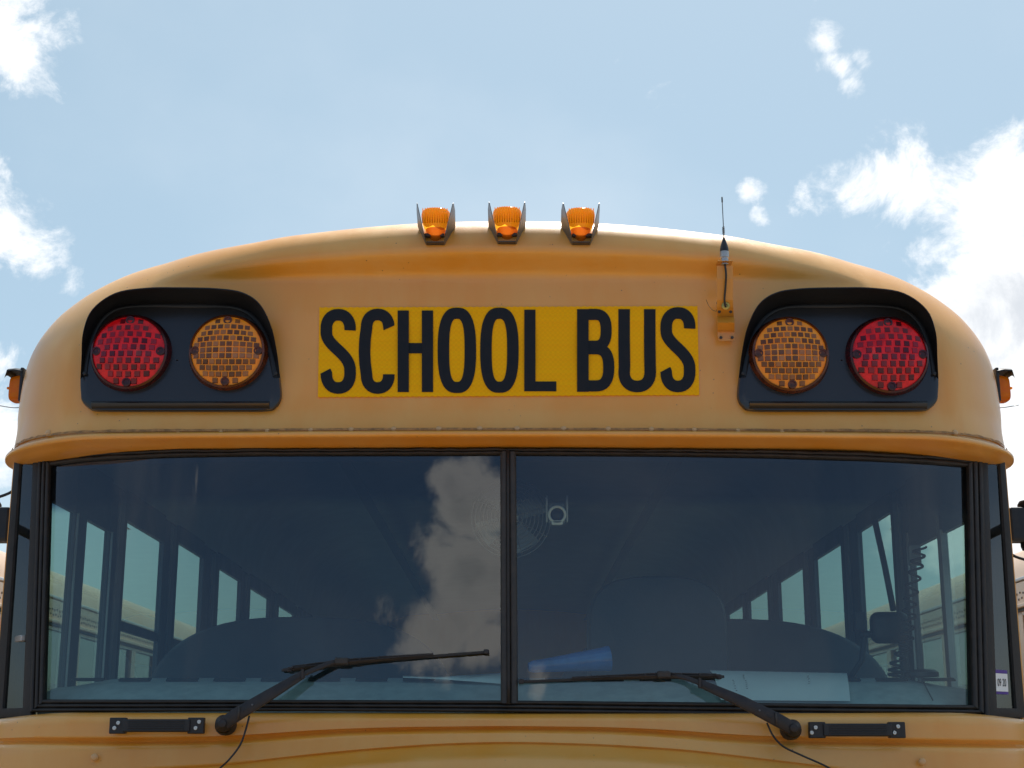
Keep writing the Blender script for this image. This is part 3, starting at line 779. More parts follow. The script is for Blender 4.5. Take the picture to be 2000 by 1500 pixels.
# ---- corner windows ----
for s in (-1, 1):
    CT, CB = (Gp(78, 896), Gp(63, 1393)) if s < 0 else (Gp(1916, 900), Gp(1929, 1404))
    def C_(u, z):      # u 0 at the windshield post .. 1 at the side wall
        k_z = (z-CT.z)/(CB.z-CT.z); xi = abs(CT.x+(CB.x-CT.x)*k_z); x = xi + (WB-.008-xi)*u; y = (CT.y+(CB.y-CT.y)*k_z)*(1-max(0, u)) + 3.462*max(0, u)
        return Vector((s*x, y, z))
    z0, z1 = 1.775, 2.385
    def quadframe(u0, u1, za, zb_, wdu, wdz, mat, name, out=.006):
        rr = []
        outer, inner = [], []
        n = 10
        def loop(ua, ub, zz0, zz1): return [C_(ua+(ub-ua)*k/n, zz0) for k in range(n)] + [C_(ub, zz0+(zz1-zz0)*k/n) for k in range(n)] + [C_(ub+(ua-ub)*k/n, zz1) for k in range(n)] + [C_(ua, zz1+(zz0-zz1)*k/n) for k in range(n)]
        L0 = loop(u0, u1, za, zb_); L1 = loop(u0+wdu, u1-wdu, za+wdz, zb_-wdz); Lm = loop(u0+wdu*.5, u1-wdu*.5, za+wdz*.5, zb_-wdz*.5)
        N = Vector((s*.7, -.7, 0))
        rows = [[p for p in L0], [p+N*out for p in L0], [p+N*out*1.3 for p in Lm], [p+N*out for p in L1], [p-N*.006 for p in L1]]
        return grid(rows, True), loop(u0+wdu*.9, u1-wdu*.9, za+wdz*.9, zb_-wdz*.9)
    gf, lp = quadframe(-.03, .95, z0, z1, .22, .020, 'rubber', 'x')
    CW = part('corner_window', gf, M['rubber'], True, auto=40, label='narrow corner window in black rubber beside the windshield')
    rows = [[C_(.04+.72*u, z0+.012+(z1-z0-.024)*v) for u in np.linspace(0, 1, 9)] for v in np.linspace(0, 1, 12)]
    mk('corner_pane', grid(rows), M['darkglass'], CW, True)
    if s < 0:
        mk('glass_clip', box(C_(.42, P(45, 1251, 3.47).z), (.05, .012, .014), rot=Matrix.Rotation(math.radians(-55), 3, 'Z'), bev=.002), M['alu'], CW)
    if s > 0:
        # inspection sticker on the inside of the corner glass
        zs = P(1940, 1335, 3.5).z; 
        def SP(u, z): return C_(u, z)+Vector((-.003*-1, -.004, 0))
        def quad(ua, ub, za, zb_, off):
            return shell([[C_(u, z)+Vector((.7, -.7, 0))*off for u in np.linspace(ua, ub, 5)] for z in (za, zb_)], (-.0006, .0006, 0))
        ST = mk('inspection_sticker', quad(.20, .56, zs-.022, zs+.018, .003), M['paper'], CW, label='white inspection sticker reading 09 20 with purple edges')
        mk('sticker_band', quad(.20, .56, zs+.0185, zs+.026, .003), M['purple'], CW); mk('sticker_band', quad(.20, .56, zs-.028, zs-.0225, .003), M['purple'], CW)
        STK = (CW, C_, zs)
# text on the sticker
def text_geo(txt, size):
    cu = bpy.data.curves.new('t', 'FONT'); cu.body = txt; cu.size = size; cu.align_x = 'CENTER'; cu.align_y = 'CENTER'
    o = bpy.data.objects.new('t', cu); COL.objects.link(o); dg = bpy.context.evaluated_depsgraph_get(); dg.update()
    me = bpy.data.meshes.new_from_object(o.evaluated_get(dg)); V = [v.co.copy() for v in me.vertices]; F = [tuple(p.vertices) for p in me.polygons]
    bpy.data.objects.remove(o); return V, F
V, F = text_geo('09 20', .024)
CW, C_, zs = STK
mk('sticker_print', ([C_(.38+v.x*4.6, zs-.003+v.y)+Vector((.7, -.7, 0))*.0042 for v in V], F), M['slot'], CW)

# side posts of the body behind the corner windows (yellow edge)
for s in (-1, 1):
    part('post_lining', box((s*(WB-.036), 3.565, 2.06), (.020, .16, .60), bev=.002), M['rubber']); part('post_lining', box((s*(WB-.030), 3.480, 2.06), (.036, .006, .60), bev=.002), M['rubber'])
    part('body_post', box((s*(WB-.006), 3.562, 1.9), (.014, .18, .99), bev=.004), M['paint'])

# ---- body shell ----
Y1 = 12.6
arch_pts = [(p.x*.992, p.z-.012) for p in arch if p.z > 2.44]
inner = [(x*.955, 2.44+(z-2.44)*.90) for x, z in arch_pts]
rows = [[(x, Y, z) for x, z in arch_pts] for Y in (3.9, 6, 8, 10, Y1)]
part('roof', grid(rows), M['white'], True)
rows = [[(x, Y, z) for x, z in inner] for Y in (3.66, 4, 5, 6, 8, 10, Y1)]
part('ceiling', grid(rows), M['ceil'], True)
for x in (-.62, .62):
    part('ceiling_rail', box((x, 8, 2.755), (.05, 8.6, .006), bev=.002), M['int'])
part('header_panel', grid([[(x, G(x, 2.37)+.03, 2.385), ] + [(x, G(x, 2.37)+.045, 2.36), (x, G(x, 2.37)+.075, 2.352), (x, G(x, 2.37)+.12, 2.42), (x, 3.70, 2.50), (x, 3.75, 2.62-.10*abs(x)**3)] for x in np.linspace(-1.09, 1.09, 61)]), M['int'], True, auto=50)
part('header_strip', grid([[(x, G(x, 2.37)-.001+.012, 2.392), (x, G(x, 2.37)+.012, 2.366), (x, G(x, 2.37)+.03, 2.362)] for x in np.linspace(-1.13, 1.13, 61)]), M['rubber'], True)
part('floor_deck', box((0, 8, .95), (2.3, 9.2, .06)), M['int'])
part('rear_wall', (lambda pts: (([(x, Y1-.002, z) for x, z in pts]), [tuple(range(len(pts)))]))([(x*.998, z-.003) for x, z in arch_pts]+[(-W+.004, .8), (W-.004, .8)]), M['paint'])
wins = {-1: [(3.66, 3.82, 2.31, 1), (3.985, 4.16, 2.31, 1), (4.40, 4.82, 2.37, 0), (5.09, 5.46, 2.40, 0), (5.82, 6.24, 2.40, 0), (6.53, 7.0, 2.40, 0)],
        1: [(3.70, 3.86, 2.26, 1), (3.90, 4.17, 2.26, 1), (4.42, 4.80, 2.40, 0), (5.11, 5.52, 2.40, 0), (5.80, 6.30, 2.40, 0), (6.62, 7.12, 2.40, 0)]}
for s in (-1, 1):
    L = wins[s]; y = 7.34
    while y < 12.2: L.append((y, y+.5, 2.40, 0)); y += .71
    X = s*1.150
    wins_ = [(a-.03, b+.03, zt, d) for a, b, zt, d in L]; L[:] = wins_
    part('side_panel', box((s*(WB-.022), (3.66+Y1)/2, 1.24), (.044, Y1-3.66, .96)), M['paint'])
    part('side_panel', box((s*1.150, (3.60+Y1)/2, 1.225), (.02, Y1-3.60, .96)), M['int'])
    prev = 3.60
    for (a, b, zt, door) in L+[(Y1, Y1, 2.4, 0)]:
        if a-prev > .01:
            Wd = a-prev
            part('window_pillar', box((X, (a+prev)/2, 2.08), (.018, Wd, .74), bev=.002), [M['pillar']])
            if Wd > .12 and prev > 3.8:
                part('pillar_trim', box((X-s*.014, (a+prev)/2, 2.08), (.010, .05, .72), bev=.003), M['alu' if door else 'int'])
        if a < Y1:
            part('window_header', box((X, (a+b)/2, (zt+2.46)/2), (.017, b-a+.004, 2.46-zt), bev=.002), M['pillar'])
            zs_ = 1.72
            part('side_window', grid([[(X, a, zs_), (X, b, zs_)], [(X, a, zt), (X, b, zt)]]), M['sideglass'])
            if not door:
                zm = 2.06
                if s < 0: part('sash_bar', box((X, (a+b)/2, zm), (.014, b-a, .028), bev=.003), M['pillar'])
                if s > 0 and a > 5.7: part('sash_bar', box((X, (a+b)/2, 2.02), (.014, b-a, .028), bev=.003), M['pillar'])
            else:
                part('door_edge', box((X-s*.012, b+.006, 2.0), (.006, .004, .62)), M['alu'])
        prev = b
# aluminium post of the driver's sliding window
part('window_post', box((1.145, 3.885, 2.0), (.02, .035, .54), bev=.003), M['alu'])

# ---- interior ----
dz0, dz1 = 1.800, 1.869
rows = []
for x in np.linspace(-1.07, 1.07, 81):
    k = float(ss(.90, 1.07, abs(x)))
    rows.append([(x, 3.30+.09*k+.05*(abs(x)**6)*.5, dz0-.03), (x, 3.34+.08*k, dz0), (x, 3.44+.04*k, dz1-.022-.012*k), (x, 3.535, dz1-.006-.020*k), (x, 3.555, dz1-.022*k), (x, 3.59, dz1-.003-.022*k), (x, 3.75, dz1-.03), (x, 3.85, dz1-.25)])
DASH = part('dashboard', grid(rows), M['dash'], True, auto=60)
px0 = 233-62*0
xs_ = [233-92*k for k in range(0, 1)] + [233+92.7*k for k in range(0, 18)]
for i in range(-1, 19):
    c = 172+92.3*i
    if c < 120 or c > 1880: continue
    a = P(c-31, 1329, 3.508); b = P(c+31, 1329, 3.508)
    mk('defroster_slot', box(((a.x+b.x)/2, 3.506, a.z+.002), (b.x-a.x, .016, .0035), rot=Matrix.Rotation(.35, 3, 'X')), M['slot'], DASH)
def rounded_back(xc, hw, z0, z1, Y, th, r, name, mat, lab=None, e=3.0):
    rows = []
    for v in np.linspace(0, 1, 26):
        pass
    ring_ = []
    n = 40
    for k in range(n+1):
        a = PI*k/n; c, s_ = math.cos(a), math.sin(a)
        ring_.append((xc+hw*math.copysign(abs(c)**(2/e), c), z1-r+r*abs(s_)**(2/e)))
    loop = [(xc+hw, z0)] + ring_ + [(xc-hw, z0)]
    def off(t): return [(xc+(x-xc)*(1-t), z if z < z1-r else z-t*.15) for x, z in loop]
    rows = [[(xc, Y-th/2-.004, (z0+z1)/2)]*len(loop), [(x, Y-th/2, z) for x, z in off(.05)], [(x, Y-th*.35, z) for x, z in off(.012)], [(x, Y, z) for x, z in off(0)], [(x, Y+th*.35, z) for x, z in off(.012)], [(x, Y+th/2, z) for x, z in off(.05)], [(xc, Y+th/2, (z0+z1)/2)]*len(loop)]
    return part(name, grid(rows), M[mat], True, label=lab, auto=60)
rounded_back(-.66, .49, 1.2, 2.115, 4.72, .07, .34, 'seat_barrier', 'vinyl', 'dark padded barrier behind the left windshield pane', 2.7)
rounded_back(.66, .53, 1.2, 2.100, 4.62, .07, .34, 'seat_barrier', 'vinyl', 'dark padded barrier behind the driver seat', 2.7)
rounded_back(.42, .20, 1.3, 2.19, 4.28, .12, .16, 'driver_seat', 'vinyl')
for k in range(7):
    for xc in (-.68, .68):
        rounded_back(xc, .46, 1.0, 2.02, 5.5+k*.9, .10, .15, 'passenger_seat', 'vinyl')
# fan behind the divider
fc = P(998, 1012, 3.62); rf = 78*3.62/FPX
M['fanwire'] = pbr('fan_wire', (.20, .20, .19), .5)
FAN = part('cab_fan', lathe([(.016, -.01), (.020, 0), (.018, .012), (0, .016)], fc, (0, -1, 0), 24), M['lightplastic'], True)
for k in range(8):
    r = rf*(.30+.70*k/7); mk('fan_ring', tube([fc+Vector((r*math.cos(a), -.02+.02*(r/rf)**2, r*math.sin(a))) for a in np.linspace(0, 2*PI, 41)], .0014, 5, False), M['fanwire'], FAN, True)
for k in range(4):
    a = k*PI/4+.3; d = Vector((math.cos(a), 0, math.sin(a)))
    mk('fan_spoke', tube([fc-d*rf, fc+Vector((0, -.02, 0)), fc+d*rf], .0014, 5), M['fanwire'], FAN, True)
for k in range(4):
    a = k*PI/2+.5; d = Vector((math.cos(a), 0, math.sin(a))); e_ = Vector((-math.sin(a), .25, math.cos(a)))
    mk('fan_blade', shell([[fc+d*.02+e_*.015, fc+d*.02-e_*.015], [fc+d*rf*.85+e_*.035, fc+d*rf*.85-e_*.03]], (0, .002, 0)), M['int'], FAN)
mk('fan_stem', tube([fc+Vector((0, .03, 0)), fc+Vector((0, .04, .15))], .008, 8), M['int'], FAN, True)
# interior camera
cc = P(1088, 1005, 3.46); k_ = 3.46/FPX
CM = part('interior_camera', box(cc+Vector((0, .02, .004)), (34*k_, .04, 44*k_), bev=.008), M['int'], False, label='small dome camera with a pale ring behind the glass')
mk('camera_ring', lathe([(17*k_, .0), (18.5*k_, .005), (17*k_, .011), (14*k_, .011), (13*k_, .004)], cc+Vector((0, -.002, -.001)), (0, -1, 0), 32), M['paper'], CM, True)
mk('camera_lens', lathe([(13*k_, 0), (10*k_, .006), (5*k_, .010), (0, .011)], cc+Vector((0, -.002, -.001)), (0, -1, 0), 24), M['black'], CM, True)
mk('camera_foot', box(cc+Vector((0, -.008, -17*k_)), (22*k_, .010, 9*k_), bev=.003), M['paper'], CM)
for s in (-1, 1): mk('camera_arm', box(cc+Vector((s*20*k_, .01, 12*k_)), (3.5*k_, .02, 52*k_), bev=.001), M['lightplastic'], CM)
# driver's side bits: pillar mirror, rod, coiled cord
part('grab_rod', tube([P(1709, 1018, 3.95), P(1728, 1105, 3.93), P(1745, 1192, 3.9)], .0085, 8), M['black'], True)
mp = P(1737, 1226, 3.9)
part('radio_handset', box(mp, (.100, .05, .082), bev=.022, seg=4), M['black'], True)
part('radio_handset', box(P(1678, 1215, 3.9)+Vector((0, 0, 0)), (.028, .04, .050), bev=.004), M['black'])
part('handset_arm', tube([P(1672, 1200, 3.9), P(1690, 1235, 3.9), P(1683, 1290, 3.9), P(1660, 1325, 3.9)], .008, 8), M['black'], True)
part('handset_arm', tube([P(1680, 1240, 3.9), P(1715, 1238, 3.9)], .009, 8), M['black'], True)
path = [P(1797, 1068, 3.62), P(1789, 1110, 3.62), P(1779, 1165, 3.62), P(1775, 1215, 3.62), P(1768, 1260, 3.62), P(1750, 1300, 3.62), P(1748, 1322, 3.62)]
bp = bez(path, 60); co_ = []
N_ = 400
for i in range(N_):
    t = i/(N_-1)*(len(bp)-1); j = min(int(t), len(bp)-2); p = bp[j].lerp(bp[j+1], t-j); a = 2*PI*13*i/N_
    co_.append(p+Vector((.0155*math.cos(a), .005*math.sin(a), 0)))
part('coiled_cord', tube(co_, .0034, 6), M['black'], True, label='black coiled radio cord hanging by the driver window')
part('cord_clip', box(P(1786, 1085, 3.66), (.03, .02, .05), bev=.004), M['int'])
part('dash_pod', lathe([(.040, 0), (.040, .010), (.032, .016), (0, .018)], P(1800, 1322, 3.56), (0, 0, 1), 24), M['black'], True, auto=40)
part('dash_wire', tube(bez([P(1800, 1325, 3.5), P(1810, 1345, 3.42), P(1822, 1368, 3.36)], 14), .0015, 6), M['black'], True)
# steering wheel and wheel column (barely seen)
sw = P(1310, 1345, 3.95)
part('steering_wheel', tube([sw+Vector((.22*math.cos(a), .18*math.sin(a)*.6, .10*math.sin(a)-.08)) for a in np.linspace(0, 2*PI, 41)], .014, 8, False), M['black'], True)

# ---- cowl ----
groove = [(-60, 1449), (0, 1447), (200, 1449), (400, 1447), (500, 1441), (620, 1430), (760, 1424), (995, 1421), (1200, 1424), (1320, 1431), (1450, 1443), (1600, 1449), (1800, 1452), (2000, 1455), (2060, 1456)]
crease = [(-60, 1580), (180, 1512), (300, 1501), (430, 1495), (560, 1479), (700, 1465), (850, 1454), (995, 1450), (1180, 1455), (1350, 1466), (1500, 1484), (1650, 1502), (2060, 1590)]
gz = [(P(x, y, 3.19).x, P(x, y, 3.19).z) for x, y in groove]; cz = [(P(x, y, 3.17).x, P(x, y, 3.17).z) for x, y in crease]
def sm_interp(tab, x):
    return float(np.mean([np.interp(x+d, [a[0] for a in tab], [a[1] for a in tab]) for d in np.linspace(-.06, .06, 9)]))
ztop = 1.781
rows = []
XC = np.concatenate([np.sin(np.linspace(-PI/2, PI/2, 260))*1.20])
for x in XC:
    a = abs(x); bow = .03*(x/1.05)**2
    rc = .30; tt = max(0, (a-(1.20-rc))/rc); corner = rc*(1-math.sqrt(max(0, 1-min(1, tt)**2)))*.95
    zg = sm_interp(gz, x); zc = min(sm_interp(cz, x), zg-.012)
    zt_ = ztop - .012*float(ss(.95, 1.2, a))
    row = []
    def add(y, z): row.append((x, y+bow*.4+corner, z))
    add(3.30, zt_+.002); add(3.262, zt_+.001); add(3.235, zt_-.001); add(3.222, zt_-.005); add(3.214, zt_-.011)
    for t in np.linspace(.25, .82, 9): add(3.209-.004*t, zt_-.011+(zg-zt_+.011)*t)
    add(3.210, zg+.007); add(3.216, zg+.0035); add(3.219, zg); add(3.214, zg-.004); add(3.203, zg-.008)
    for t in np.linspace(.1, .9, 8): add(3.199-.012*t, zg-.009+(zc+.004-zg+.009)*t)
    add(3.186, zc+.002); add(3.190, zc-.001); add(3.186, zc-.004); add(3.170, zc-.010); add(3.150, zc-.022); add(3.11, zc-.034)
    add(3.09, min(zc-.05, 1.60)); add(3.09, 1.35)
    rows.append(row)
COWL = part('cowl', grid(rows), M['paint'], True, auto=75)
for q in ((185, 1479), (1801, 1488)):
    part('cowl_bolt', dome(P(q[0], q[1], 3.192)+Vector((0, 0, 0)), (0, -1, 0), .0085, .006, 16), M['rivetpaint'], True)
# hood, fenders, front end below the frame
def hood_z(x, y): return 1.60 - .10*((3.1-y)/1.2)**2 - .10*abs(x/.95)**3
rows = [[(x, y, hood_z(x, y)) for x in np.linspace(-.95, .95, 31)] for y in np.linspace(3.12, 1.75, 20)]
rows.append([(x, 1.70, hood_z(x, 1.75)-.08) for x in np.linspace(-.95, .95, 31)]); rows.append([(x, 1.68, .75) for x in np.linspace(-.95, .95, 31)])
part('hood', grid(rows), M['paint'], True, auto=50)
for s in (-1, 1):
    rows = [[(s*.95, y, hood_z(.95, y)), (s*1.0, y, 1.2), (s*1.17, y, 1.05), (s*1.19, y, .6)] for y in np.linspace(3.2, 1.72, 10)]
    part('fender', grid(rows), M['paint'], True, auto=40)
    HL = part('headlight', lathe([(.10, 0), (.10, .01), (.09, .02), (0, .03)], (s*.78, 1.67, 1.05), (0, -1, 0), 24), M['headlamp'], True, auto=50)
    for yy in (2.35, 9.6):
        WL = part('wheel', lathe([(.30, -.13), (.48, -.12), (.50, -.06), (.50, .06), (.48, .12), (.30, .13)], (s*1.02, yy, .50), (s, 0, 0), 40), M['tyre'], True, auto=50)
        mk('wheel_rim', lathe([(.30, .10), (.27, .04), (.12, .02), (.10, .08), (0, .09)], (s*1.02, yy, .50), (s, 0, 0), 32), M['darksteel'], WL, True, auto=50)
part('bumper', box((0, 1.60, .62), (2.36, .10, .28), bev=.02), M['black'])
GR = part('grille', box((0, 1.668, 1.1), (1.1, .02, .42), bev=.005), M['black'])
for k in range(6): mk('grille_bar', box((0, 1.650, .94+k*.065), (1.04, .02, .018), bev=.004), M['alu'], GR)

# ---- grab handles ----
for (xa, xb, y0, y1) in ((217, 400, 1403, 1432), (1579, 1765, 1412, 1440)):
    Yh = 3.195; a = P(xa, (y0+y1)/2, Yh); b = P(xb, (y0+y1)/2, Yh); k = Yh/FPX; L = b.x-a.x; zc = (a.z+b.z)/2
    H_ = part('grab_handle', box(((a.x+b.x)/2, Yh-.014, zc), (L*.72, .010, 24*k), bev=.003), M['black'], False, label='black ribbed rubber handle screwed to the cowl')
    for i in range(5): mk('handle_rib', box(((a.x+b.x)/2, Yh-.0195, zc+(i-2)*4.3*k), (L*.60, .003, 2.2*k), bev=.0006), M['black'], H_)
    for e_, sg in ((a.x, 1), (b.x, -1)):
        mk('handle_foot', box((e_+sg*15*k, Yh-.005, zc), (31*k, .018, 30*k), bev=.002), M['black'], H_)
        for d in ((11, 4.5), (9, -7)) if sg > 0 else ((16, 7), (11, -6)):
            pass
    for sx, sy in ((xa+14, y0+9), (xa+6.5, y0+19)) if True else (): 
        p = P(sx, sy, Yh-.0145); screw(p, 4.0*k, 'chrome', H_, .0025)
    for sx, sy in ((xb-11, y0+7), (xb-18, y0+19)):
        p = P(sx, sy, Yh-.0145); screw(p, 4.0*k, 'chrome', H_, .0025)

# ---- wipers ----
def bar(pts, w, h, taper=None):
    """rectangular bar along pts (Vectors); w in the picture plane, h in depth"""
    rows = []; n = len(pts)
    for i, p in enumerate(pts):
        t = (pts[min(i+1, n-1)]-pts[max(i-1, 0)]).normalized(); u = Vector((0, -1, 0)); s_ = t.cross(u).normalized(); u = s_.cross(t).normalized()
        ww = (w[i] if isinstance(w, (list, tuple)) else w)/2; hh = (h[i] if isinstance(h, (list, tuple)) else h)/2; c = .25
        rows.append([p+s_*a*ww+u*b*hh for a, b in ((-1, -1+c), (-1+c, -1), (1-c, -1), (1, -1+c), (1, 1-c), (1-c, 1), (-1+c, 1), (-1, 1-c))])
    V, F = grid(rows, True); F += [tuple(range(8))[::-1], tuple((n-1)*8+k for k in range(8))]
    return V, F
def wiper(piv, pts, ws, blade, clip, side, lab):
    k = 3.2/FPX
    pv = P(piv[0], piv[1], 3.175)
    WP = part('wiper', lathe([(16*k, .03*-1), (16*k, .004), (14*k, .010), (9*k, .014), (7*k, .018), (0, .019)], pv, (0, -1, 0), 28), M['wiper'], True, label=lab, auto=40)
    mk('pivot_skirt', lathe([(19*k, -.04), (19*k, -.012), (15*k, -.004)], pv+Vector((0, 0, -3*k)), (0, -1, 0), 28), M['rubber'], WP, True, auto=40)
    P3 = [P(x, y, 3.168 if i == 0 else Y) for i, (x, y, Y) in enumerate(pts)]
    mk('wiper_arm', bar(P3[:4], [w_*k for w_ in ws[:4]], .012), M['wiper'], WP, True, auto=40)
    thin = bez(P3[3:], 16)
    mk('wiper_arm_tip', bar(thin, [9*k]*len(thin), .008), M['wiper'], WP, True, auto=40)
    q = P3[3]; mk('arm_clip', box(q+Vector((0, -.004, 0)), (5*k, .014, 19*k), rot=Matrix.Rotation(0, 3, 'Y'), bev=.001), M['wiper'], WP)
    # blade: two levels of bridges with gaps and rubber
    (xa, ya), (xb, yb) = blade
    def bl(t, off, dy=0): x = xa+(xb-xa)*t; y = ya+(yb-ya)*t+dy-2.2*math.sin(PI*t); return Gp(x, y, off)
    ts = np.linspace(0, 1, 24)
    BL = mk('wiper_blade', bar([bl(t, .006, 2.2) for t in ts], [5.5*k]*24, .010), M['rubber'], WP, True, auto=40)
    tc_ = clip
    mk('blade_bridge', bar([bl(tc_+(t-.5)*.62, .026-.018*abs(2*t-1)**1.6, -2.5+3.5*abs(2*t-1)) for t in np.linspace(0, 1, 16)], [5*k+5*k*(1-abs(2*t-1)) for t in np.linspace(0, 1, 16)], .006), M['wiper'], WP, True, auto=40)
    for c1 in (tc_-.30, tc_+.28):
        mk('blade_bridge', bar([bl(min(1, max(0, c1+(t-.5)*.38)), .017-.010*abs(2*t-1), -1.5+3.2*abs(2*t-1)) for t in np.linspace(0, 1, 10)], [4.6*k]*10, .005), M['wiper'], WP, True, auto=40)
    mk('blade_clip', box(bl(tc_, .030, -3), (26*k, .016, 13*k), bev=.003), M['rubber2'], WP)
    for sg in (-1, 1):      # open claw rails either side of the clip, with cross ties
        for dy in (-5.2, -1.2):
            mk('blade_rail', bar([bl(min(.98, max(.02, tc_+sg*(.04+.42*t))), .030-.014*t, dy*(1-.55*t)) for t in np.linspace(0, 1, 10)], [2.0*k]*10, .004), M['wiper'], WP, True, auto=40)
        for t in (.12, .34, .58, .82):
            q = bl(min(.98, max(.02, tc_+sg*(.04+.42*t))), .031-.014*t, -3.2*(1-.55*t)); mk('blade_tie', box(q, (3.5*k, .006, 5.5*k*(1-.4*t)), bev=.0006), M['wiper'], WP)
    a_, b_ = P3[1], P3[2]
    screw(a_.lerp(b_, .55)+Vector((0, -.007, 0)), .0022, 'steel', WP); mk('hinge_pin', tube([a_.lerp(b_, .10)+Vector((0, -.008, .013)), a_.lerp(b_, .10)+Vector((0, -.008, -.013))], .0022, 8), M['darksteel'], WP, True)
    mk('arm_fold', bar([P3[1].lerp(P3[3], t)+Vector((0, -.0072, -.0015)) for t in np.linspace(0.1, .96, 8)], [5*k]*8, .0025), M['rubber'], WP, True, auto=40)
    for t in (0.0, 1.0): mk('blade_end', box(bl(t, .009, 1.5), (10*k, .013, 9*k), bev=.002), M['wiper'], WP)
wiper((437, 1413), [(440, 1412, 3.16), (462, 1396, 3.160), (520, 1361, 3.172), (592, 1317, 3.200), (628, 1302, 3.212), (655, 1293, 3.222), (700, 1291, 3.228)], [24, 25, 22, 15], ((567, 1307), (950, 1272)), .27, -1, 'left windshield wiper, blade raised towards the centre divider')
wiper((1548, 1422), [(1545, 1421, 3.16), (1522, 1408, 3.160), (1450, 1371, 3.172), (1366, 1334, 3.200), (1345, 1326, 3.214), (1322, 1321, 3.222), (1290, 1319, 3.228)], [24, 25, 22, 15], ((1403, 1321), (1018, 1330)), .285, 1, 'right windshield wiper lying level over the white paper')
part('washer_hose', tube(bez([P(487, 1398, 3.178), P(480, 1425, 3.172), P(469, 1455, 3.168), P(448, 1483, 3.160), P(430, 1500, 3.13)], 30), .0021, 8), M['black'], True)
part('washer_hose', tube(bez([P(1498, 1412, 3.178), P(1510, 1437, 3.172), P(1530, 1458, 3.168), P(1565, 1475, 3.160), P(1610, 1495, 3.14), P(1640, 1512, 3.12)], 30), .0021, 8), M['black'], True)

# ---- mirrors at the body corners ----
for s in (-1, 1):
    def Q(dx, y, Y): return P(995+s*dx, y, Y)
    b0, b1 = Q(963, 955, 3.60), Q(975, 1095, 3.60)
    MI = part('mirror_bracket', box((s*(WB+.012), 3.60, (b0.z+b1.z)/2), (.018, .06, b0.z-b1.z), bev=.003), M['black'])
    c = Q(1006, 1026, 3.60); 
    mk('mirror_arm', box((c.x-s*.01, 3.60, c.z), (.07, .05, .085), bev=.008), M['black'], MI)
    mk('mirror_hinge', lathe([(.034, -.060), (.037, -.052), (.037, .052), (.032, .060), (0, .062)], (c.x+s*.025, 3.60, c.z), (0, 0, 1), 24), M['black'], MI, True, auto=40)
    mk('mirror_tube', tube([(c.x+s*.02, 3.58, c.z), (c.x+s*.12, 3.45, c.z+.01), (c.x+s*.26, 3.30, c.z+.01)], .014, 12), M['black'], MI, True)
    hd = Vector((c.x+s*.34, 3.28, c.z-.06)); mk('mirror_head', box(hd, (.20, .05, .34), bev=.02, seg=3), M['black'], MI, True)
# heater cables from the brim
part('mirror_cable', tube(bez([P(52, 905, 3.46), P(46, 925, 3.47), P(38, 945, 3.49), P(20, 962, 3.50), P(-15, 975, 3.5)], 24), .0035, 8), M['black'], True)
part('cable_grommet', lathe([(.011, 0), (.011, .008), (.007, .016), (.004, .018)], P(48, 902, 3.46)+Vector((0, 0, .006)), (0, 0, -1), 16), M['rubber'], True)
part('mirror_cable', tube(bez([P(1942, 912, 3.46), P(1953, 925, 3.47), P(1955, 960, 3.50), P(1948, 1000, 3.52), P(1952, 1040, 3.53), P(1972, 1080, 3.52), P(2010, 1096, 3.5)], 40), .0035, 8), M['black'], True)
part('cable_grommet', lathe([(.011, 0), (.011, .008), (.007, .016), (.004, .018)], P(1942, 908, 3.46)+Vector((0, 0, .008)), (0, 0, -1), 16), M['rubber'], True)

# ================================================================ things on the dashboard
def Dd(px, py): return P(px, py, 3.36)
ppx = [(1387, 1311, 3.535), (1654, 1316.5, 3.535), (1661, 1371, 3.345), (1408, 1369, 3.345)]
def pp(u, v):
    a = P(*ppx[0]).lerp(P(*ppx[1]), u); b = P(*ppx[3]).lerp(P(*ppx[2]), u); q = a.lerp(b, v); q.z += .012*math.sin(PI*v)+.002; return q
PAP = empty('paper_sheet', tuple(pp(.5, 1)), 'white sheet of paper lying on the dashboard behind the right wiper', 'paper')
mk('sheet', shell([[pp(u, v) for u in np.linspace(0, 1, 13)] for v in np.linspace(0, 1, 5)], (0, .0012, 0)), M['paper'], PAP, True, auto=40)
V, F = [], []
for (u0, n, v0) in ((.22, 9, .30), (.13, 6, .52), (.70, 7, .25)):
    for i in range(n):
        a = pp(u0+random.random()*.008, v0+i*.055); V, F = join((V, F), box(a+Vector((0, -.0012, 0)), (.004, .0004, .0016)))
mk('faint_print', (V, F), M['ink'], PAP, kind='stuff')
a, b = P(1032, 1303, 3.47), P(1190, 1286, 3.50)
ax2 = (b-a).normalized(); L = (b-a).length
V, F = lathe([(.010, 0), (.014, .01), (.0165, L*.25), (.0225, L*.6), (.028, L*.93), (.0295, L*.96), (.0295, L), (.027, L), (.020, L*.7), (0, L*.65)], a, ax2, 32)
mk('plastic_cone', (V, F), M['blue'], None, True, auto=40, label='blue plastic cone lying on the dashboard right of the centre divider', cat='cone')
rows = [[P(787, 1321, 3.50), P(787, 1323.5, 3.47)], [P(850, 1323, 3.50), P(850, 1326, 3.46)], [P(920, 1319, 3.50), P(920, 1331, 3.44)], [P(984, 1315, 3.50), P(984, 1336, 3.43)]]
mk('folded_paper', shell(rows, (0, 0, .0012)), M['paper'], None, True, label='thin folded white paper on the dashboard left of the centre divider', cat='paper')

